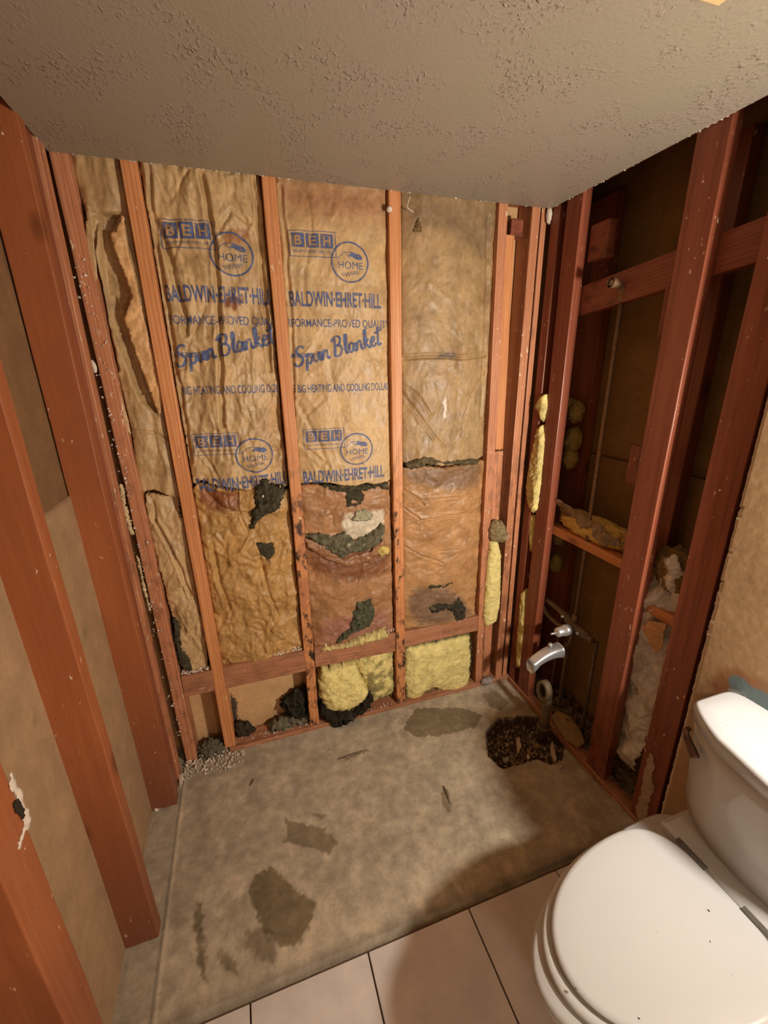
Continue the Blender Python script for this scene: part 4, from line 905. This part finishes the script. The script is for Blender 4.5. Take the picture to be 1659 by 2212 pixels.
# waste and overflow
ox_, oy_ = 1.555, -.362
t = empty('tub_overflow_pipe', (ox_, oy_, -.05), 'upright tub waste pipe with a ring shaped overflow head, standing in the floor hole', 'pipe')
def strap(name, cx, cy, cz, ro, ri, half, m, tilt=0):
    V = []; F = []; nseg = 28
    for k in range(nseg):
        a = 2*math.pi*k/nseg
        for (r_, yy) in ((ro, -half), (ro, half), (ri, half), (ri, -half)): V.append((cx+yy, cy+r_*math.cos(a)*.85, cz+r_*1.25*math.sin(a)))
    for k in range(nseg):
        for j in range(4): F.append((k*4+j, k*4+(j+1) % 4, ((k+1) % nseg)*4+(j+1) % 4, ((k+1) % nseg)*4+j))
    return mesh(name, V, F, m)
def pipe_hollow(name, P_, r, m): return tube(name, P_, r, m, seg=20)
ks = [strap('overflow_head', ox_-.012, oy_+.012, .222, .043, .028, .014, M_dull), pipe_hollow('waste_tube', [(ox_, oy_, -.05), (ox_, oy_, .06), (ox_, oy_, .19)], .0205, M_dull)]
ks.append(tube('pipe_collar', curve_pts([(ox_-.026*math.cos(a), oy_-.026*math.sin(a), .035) for a in [k*math.pi/6 for k in range(13)]], 3), .0045, M_dull, cap=False))
adopt(t, ks)

# ---- rubble in and around the hole
def inpoly(P_, n_, seed, pad=0):
    r = np.random.RandomState(seed); P_ = np.array(P_); out = []
    lo, hi = P_.min(0), P_.max(0)
    while len(out) < n_:
        q = lo+(hi-lo)*r.rand(200, 2); k = sdf(P_, q[:, 0], q[:, 1]) > pad; out += [tuple(v) for v in q[k]]
    return out[:n_]
sp = [(x, y, float(floor_h(np.array([x]), np.array([y]), None)[0])+.002) for x, y in inpoly(hole, 420, 3, .012)]
setp(chips('rubble', sp, plain('rubble_stone', srgb(178, 150, 118), .9, var=.6, scale=25), None, .002, .009, 6, .7), 'crumbled stone and earth filling the broken hole in the slab', 'rubble', kind='stuff')
def shard(pl, z, label, m, th=.003, name='tile_shard', tilt=0):
    P_ = [at(u, v, 'z', z) for u, v in pl]; n_ = len(P_); V = [tuple(p_) for p_ in P_]+[(p_[0], p_[1], p_[2]-th) for p_ in P_]
    V = [(x, y, zz+tilt*(x-P_[0][0])) for x, y, zz in V]
    F = [tuple(range(n_))[::-1], tuple(range(n_, 2*n_))]+[(k, (k+1) % n_, n_+(k+1) % n_, n_+k) for k in range(n_)]
    o = mesh(name, V, F, m, None, False); bmx = bmesh.new(); bmx.from_mesh(o.data); bmesh.ops.recalc_face_normals(bmx, faces=bmx.faces); bmx.to_mesh(o.data); bmx.free(); return setp(o, label, 'shard')
M_sh = plain('pale_tile_bisque', srgb(200, 172, 150), .6, var=.2, scale=40)
shard([(1115, 1600), (1120, 1593), (1127, 1612), (1118, 1627)], -.030, 'pale triangular tile shard lying in the floor hole', M_sh, tilt=.2)
shard([(1085, 1638), (1098, 1634), (1100, 1642), (1090, 1648)], -.032, 'grey four-sided tile shard at the near side of the floor hole', plain('grey_shard', srgb(150, 150, 140), .6))
shard([(1137, 1632), (1143, 1631), (1145, 1638), (1140, 1640)], -.02, 'small rounded cream pebble by the near rim of the floor hole', plain('cream_pebble', srgb(214, 198, 166), .7))
shard([(1189, 1610), (1193, 1600), (1203, 1640), (1198, 1646), (1190, 1630)], .004, 'long pale splinter of tile right of the waste pipe', M_sh)
shard([(1203, 1658), (1212, 1651), (1216, 1655), (1207, 1664)], .004, 'tiny pale chip on the slab below the long splinter', M_sh)
# rubble, board and lumber scraps behind the plumbing wall plate
sp = [(W+.03+random.random()*.17, -.12-random.random()*.68, .006+random.random()*.03) for _ in range(260)]
setp(chips('rubble', sp, plain('chase_rubble', srgb(140, 108, 76), .9, var=.6, scale=25), None, .004, .018, 9, .5), 'loose rubble and scraps on the floor of the plumbing chase', 'rubble', kind='stuff')
shard([(1192, 1545), (1205, 1535), (1232, 1548), (1258, 1585), (1262, 1605), (1250, 1612), (1225, 1595), (1203, 1568)], .045, 'flat pale piece of broken board lying behind the waste pipe', plain('pale_board', srgb(176, 142, 96), .8, var=.3, scale=30), .012, 'board_scrap')
# plaster debris in the left corner
corner = pts([(400, 1660), (425, 1600), (455, 1592), (482, 1610), (495, 1628), (530, 1625), (520, 1655), (470, 1670), (420, 1675), (395, 1690)], 'z', 0)
sp = [(x, y, .002+.02*random.random()*max(0, 1-abs(y-.02)*9)) for x, y in inpoly(corner, 330, 8)]
setp(chips('plaster_debris', sp, M_plaster, None, .0015, .006, 12, .5), 'white plaster crumbs heaped in the left back corner of the slab', 'debris', kind='stuff')
setp(blob('debris_heap', (.115, .03, .005), (.07, .045, .045), 44, M_dirt, lambda P_, s: np.clip(np.array(srgb(132, 118, 98))*(1+.4*fbm(P_[:, 0]*9, P_[:, 1]*9+P_[:, 2]*7, 3))[:, None], .01, 1), .3, 4), 'grey dusty debris heap under the short blocking in the left corner', 'debris')
sp = [(.20+.35*random.random(), .01+random.random()*.03, .022) for _ in range(60)]+[(.62+.35*random.random(), -.004+random.random()*.03, .022) for _ in range(40)]
setp(chips('plaster_crumbs', sp, M_plaster, None, .0015, .004, 13, .5), 'pale crumbs lying on the bottom plate of the back wall', 'debris', kind='stuff')
for k, (x0, x1, z) in enumerate([(.06, .165, .435), (.42, .54, .437), (.60, .97, .436)]):
    sp = [(x0+(x1-x0)*random.random(), .005+random.random()*.02, z+random.random()*.008) for _ in range((70, 60, 90)[k])]
    setp(chips('plaster_crumbs', sp, M_plaster, None, .0015, .005, 20+k, .6), ['white crumbs on top of the short blocking at far left', 'pale crumbs on the right end of the blocking over the tan board', 'pale crumbs along the top of the blocking over the lumpy yellow insulation'][k], 'debris', kind='stuff')
# wood splinters and twig-like bits on the slab
def splinter(a, b, label, w=.004):
    A_, B_ = at(*a, 'z', .003), at(*b, 'z', .003); A_ = Vector(A_); B_ = Vector(B_)
    setp(tube('wood_splinter', [A_, A_.lerp(B_, .4)+Vector((.002, .001, .001)), B_], [w*.4, w*.7, w*.2], M_dull, seg=6), label, 'debris')
splinter((540, 1698), (548, 1682), 'tiny dark bent twig on the slab near the left debris', .004)
splinter((730, 1640), (795, 1618), 'thin dark wood splinter on the slab below the yellow lump', .004)
splinter((958, 1698), (972, 1735), 'dark splinter on the slab in the middle right', .004)
# mortar chunks at the feet of the left studs
for k, (pl, lab) in enumerate([([(333, 1740), (345, 1735), (352, 1742), (330, 1760)], 'white mortar chunk at the foot of the left wall stud near the corner'), ([(270, 2036), (282, 2028), (308, 2012), (300, 2022), (272, 2044)], 'white mortar crumbs at the foot of the middle left wall stud')]):
    P_ = inpoly(pts(pl, 'z', 0), 26, k+2); setp(chips('mortar_crumbs', [(x, y, .004) for x, y in P_], M_plaster, None, .002, .007, 30+k, .6), lab, 'debris', kind='stuff')
o = relief('plaster_scrap', 'floor', pts([(384, 1672), (397, 1668), (394, 1690), (389, 1705)], 'z', .02), .0025, lambda a, b, e: .018+.002*fbm(a*50, b*50), M_plaster, None, jit=.001); setp(o, 'white upright plaster scrap at the foot of the left corner stud', 'scrap')
setp(blob('mortar_lump', at(1052, 1470, 'z', .03), (.035, .02, .018), 61, M_dirt, lambda P_, s: np.clip(np.tile(srgb(190, 170, 160), (len(P_), 1))*(1+.3*fbm(P_[:, 0]*9, P_[:, 1]*9, 3))[:, None], .01, 1), .3, 4, 4), 'pale lump of mortar on the plate at the foot of the pale stud', 'debris')
# white plaster at the ceiling corner, loose threads
setp(blob('plaster_lump', (W-.012, -.010, H-.022), (.010, .008, .028), 62, M_plaster, np.array([1, 1, 1]), .35, 4, 4), 'white lump of plaster in the right ceiling corner', 'debris')
setp(blob('foam_speck', at(841, 452, 'y', -.01), (.009, .008, .009), 63, M_plaster, np.array([1, 1, 1]), .35, 4, 4), 'cream speck of filler stuck near the top of the third back stud', 'debris')
setp(tube('hanging_thread', curve_pts([tuple(at(886, 424, 'y', -.02)), tuple(at(880, 445, 'y', -.02)), tuple(at(884, 452, 'y', -.02)), tuple(at(893, 458, 'y', -.02))], 5), .0016, M_plaster, seg=6), 'pale thread of paper hanging from the ceiling edge', 'thread')
# ragged drywall paper along the ceiling edge
sp = [(random.random()*(W-.05), -.0045, H+.001-.002*random.random()) for _ in range(70)]+[(W-.002, -random.random()*.9, H+.001) for _ in range(45)]
setp(chips('plaster_crumbs', sp, M_plaster, None, .0012, .0035, 40, .4), 'pale broken gypsum crumbs along the cut edge of the ceiling', 'debris', kind='stuff')
# ceiling fitting whose corner enters at the top
t = rbox('ceiling_vent', (.15, .15, .014), plain('cream_vent', srgb(220, 190, 140), .5), bevel=.003, loc=(1.150, -.965, H-.007)); setp(t, 'cream ceiling fitting whose corner just shows at the top edge right of centre', 'vent')

# ================================================================== TOILET
TC = -1.205
def loft(name, rings, m, parent=None, cap0=True, cap1=True):
    n_ = len(rings[0]); V = [p_ for r_ in rings for p_ in r_]; F = []
    for i in range(len(rings)-1):
        for j in range(n_): F.append((i*n_+j, i*n_+(j+1) % n_, (i+1)*n_+(j+1) % n_, (i+1)*n_+j))
    if cap0: F.append(tuple(range(n_))[::-1])
    if cap1: F.append(tuple((len(rings)-1)*n_+j for j in range(n_)))
    o = mesh(name, V, F, m, parent); me = o.data; bmx = bmesh.new(); bmx.from_mesh(me); bmesh.ops.recalc_face_normals(bmx, faces=bmx.faces); bmx.to_mesh(me); bmx.free()
    return o
def dshape(xf, xb, hw, z, n_=72, cut=.055, inset=0, cy=TC):
    "seat outline: elliptical front, straight back with rounded corners; xf front x, xb back x"
    out = []; xm = xb-.125
    for k in range(n_):
        a = 2*math.pi*k/n_; c_, s_ = math.cos(a), math.sin(a)
        if c_ < 0: x = xm+(xm-xf-inset)*c_; y = (hw-inset)*s_
        else:
            e_ = 2/3.6; x = xm+(xb-inset-xm)*abs(c_)**e_; y = (hw-inset)*math.copysign(abs(s_)**e_, s_)
            # taper towards the hinge
            y *= 1-.20*((x-xm)/(xb-xm))**2
        out.append((x, cy+y, z))
    return out
t = empty('toilet', (1.25, TC, 0), 'white toilet with its lid closed, standing on the tiles in front of the drywall', 'toilet')
# bowl
R = []
for z, xf, xb, hw in [(0, 1.02, 1.50, .105), (.02, 1.00, 1.50, .112), (.08, 1.01, 1.48, .10), (.16, 1.0, 1.46, .108), (.24, .94, 1.46, .140), (.30, .89, 1.46, .172), (.345, .858, 1.47, .195), (.368, .846, 1.48, .203), (.384, .845, 1.485, .204), (.392, .855, 1.48, .196)]: R.append(dshape(xf, xb, hw, z))
kb = loft('bowl', R, M_porc)
deck = rbox('tank_shelf', (.215, .355, .085), M_porc, bevel=.016, loc=(1.4645, TC, .368))
def flat_d(name, z0, z1, xf, xb, hw, m, hole_=False):
    r_ = .006; rings = [dshape(xf, xb, hw, z0, inset=r_), dshape(xf, xb, hw, z0+r_*.6, inset=r_*.2), dshape(xf, xb, hw, (z0+z1)/2), dshape(xf, xb, hw, z1-r_*.8, inset=r_*.15), dshape(xf, xb, hw, z1-.001, inset=r_*.8), dshape(xf, xb, hw, z1, inset=r_*2), dshape(xf, xb, hw, z1+.0012, inset=.05)]
    return loft(name, rings, m)
seat = flat_d('seat', .393, .408, .877, 1.352, .190, M_porc)
lid = flat_d('lid', .411, .424, .899, 1.350, .182, M_seat)
for ob in (kb, seat, lid):
    pass
hg = [rbox('hinge', (.013, .075, .006), M_hinge, bevel=.001, loc=(1.349, TC+dy, .4255)) for dy in (.078, -.078)]
# tank: bow fronted, tapering down
def tank_ring(z, xf, xb, hw, bow, inset=0, n_=96):
    out = []
    for k in range(n_):
        a = 2*math.pi*k/n_; c_, s_ = math.cos(a), math.sin(a); e_ = 2/(8.5 if z > .702 else 6)
        y = (hw-inset)*math.copysign(abs(s_)**e_, s_); x = (xf+xb)/2+((xb-xf)/2-inset)*math.copysign(abs(c_)**e_, c_)
        if c_ < 0: x += bow*(min(1, abs(y)/hw))**2.2*abs(c_)**e_
        out.append((x, TC+y, z))
    return out
tb = loft('tank', [tank_ring(z, xf, 1.592, hw, bow) for z, xf, hw, bow in [(.372, 1.46, .15, .05), (.380, 1.435, .172, .055), (.41, 1.410, .190, .06), (.46, 1.398, .198, .065), (.56, 1.388, .205, .068), (.66, 1.380, .211, .07), (.705, 1.378, .213, .07)]], M_porc)
tl = loft('tank_lid', [tank_ring(.703, 1.372, 1.600, .219, .078, .004), tank_ring(.707, 1.370, 1.601, .222, .078), tank_ring(.735, 1.370, 1.601, .222, .078), tank_ring(.742, 1.370, 1.601, .222, .078, .003), tank_ring(.745, 1.370, 1.601, .222, .078, .010), tank_ring(.746, 1.370, 1.601, .222, .078, .05)], M_tanklid)
ly = TC+.185
lv = tube('flush_lever', curve_pts([(1.425, ly+.012, .682), (1.414, ly+.012, .680), (1.405, ly+.002, .672), (1.400, ly-.018, .656), (1.395, ly-.036, .642)], 5), [.006]*5+[.0075]*5+[.009]*5+[.0105]*5+[.009], M_lever, seg=14)
sf = [chips('scuff', [tuple(at(u, v, 'z', .4255))], plain('scuff_mark', srgb(90, 80, 70), .8), None, .0015, .003, q_, .3) for q_, (u, v) in enumerate([(1531, 1968), (1534, 2034), (1243, 2138), (1381, 2200)])]
for o in sf: o.parent = lid
adopt(t, [kb, deck, seat, lid, tb, tl, lv]+hg)

# ------------------------------------------------------------------ groups of look-alikes
def tagall(test, g):
    for o in sc.objects:
        if o.parent is None and test(o): o['group'] = g
nm = lambda o: o.name.split('.')[0]; lb = lambda o: str(o.get('label', ''))
tagall(lambda o: nm(o) == 'wall_stud' and 'left wall' not in lb(o) and 'close reddish' not in lb(o), 'studs of the back wall')
tagall(lambda o: nm(o) == 'wall_stud' and ('left wall' in lb(o) or 'close reddish' in lb(o)), 'studs of the left wall')
for k_, g_ in (('paper_faced_batt', 'paper faced batts between the back studs'), ('wall_blocking', 'blocking boards low on the back wall'), ('plumbing_stud', 'flat studs of the plumbing wall'), ('chase_stud', 'rear studs of the chase'),
               ('bottom_plate', 'bottom plates'), ('top_plate', 'top plates'), ('nailing_strip', 'nailing strips beside the pale back stud'), ('fire_block', 'fire blocks of the plumbing wall'), ('yellow_insulation', 'yellow insulation under the blocking'),
               ('mouldy_wool', 'mouldy wool clumps along the back plate'), ('insulation_strip', 'narrow strips of yellow insulation'), ('insulation_tuft', 'dim yellow tufts in the chase'), ('insulation_roll', 'insulation lying in the chase'),
               ('wood_block', 'small wood blocks'), ('tile_shard', 'tile shards in and near the floor hole'), ('wood_splinter', 'wood splinters on the slab'), ('water_pipe', 'thin pipes in the chase'), ('plastic_sheet', 'plastic sheeting in the plumbing wall')):
    tagall(lambda o: nm(o) == k_, g_)
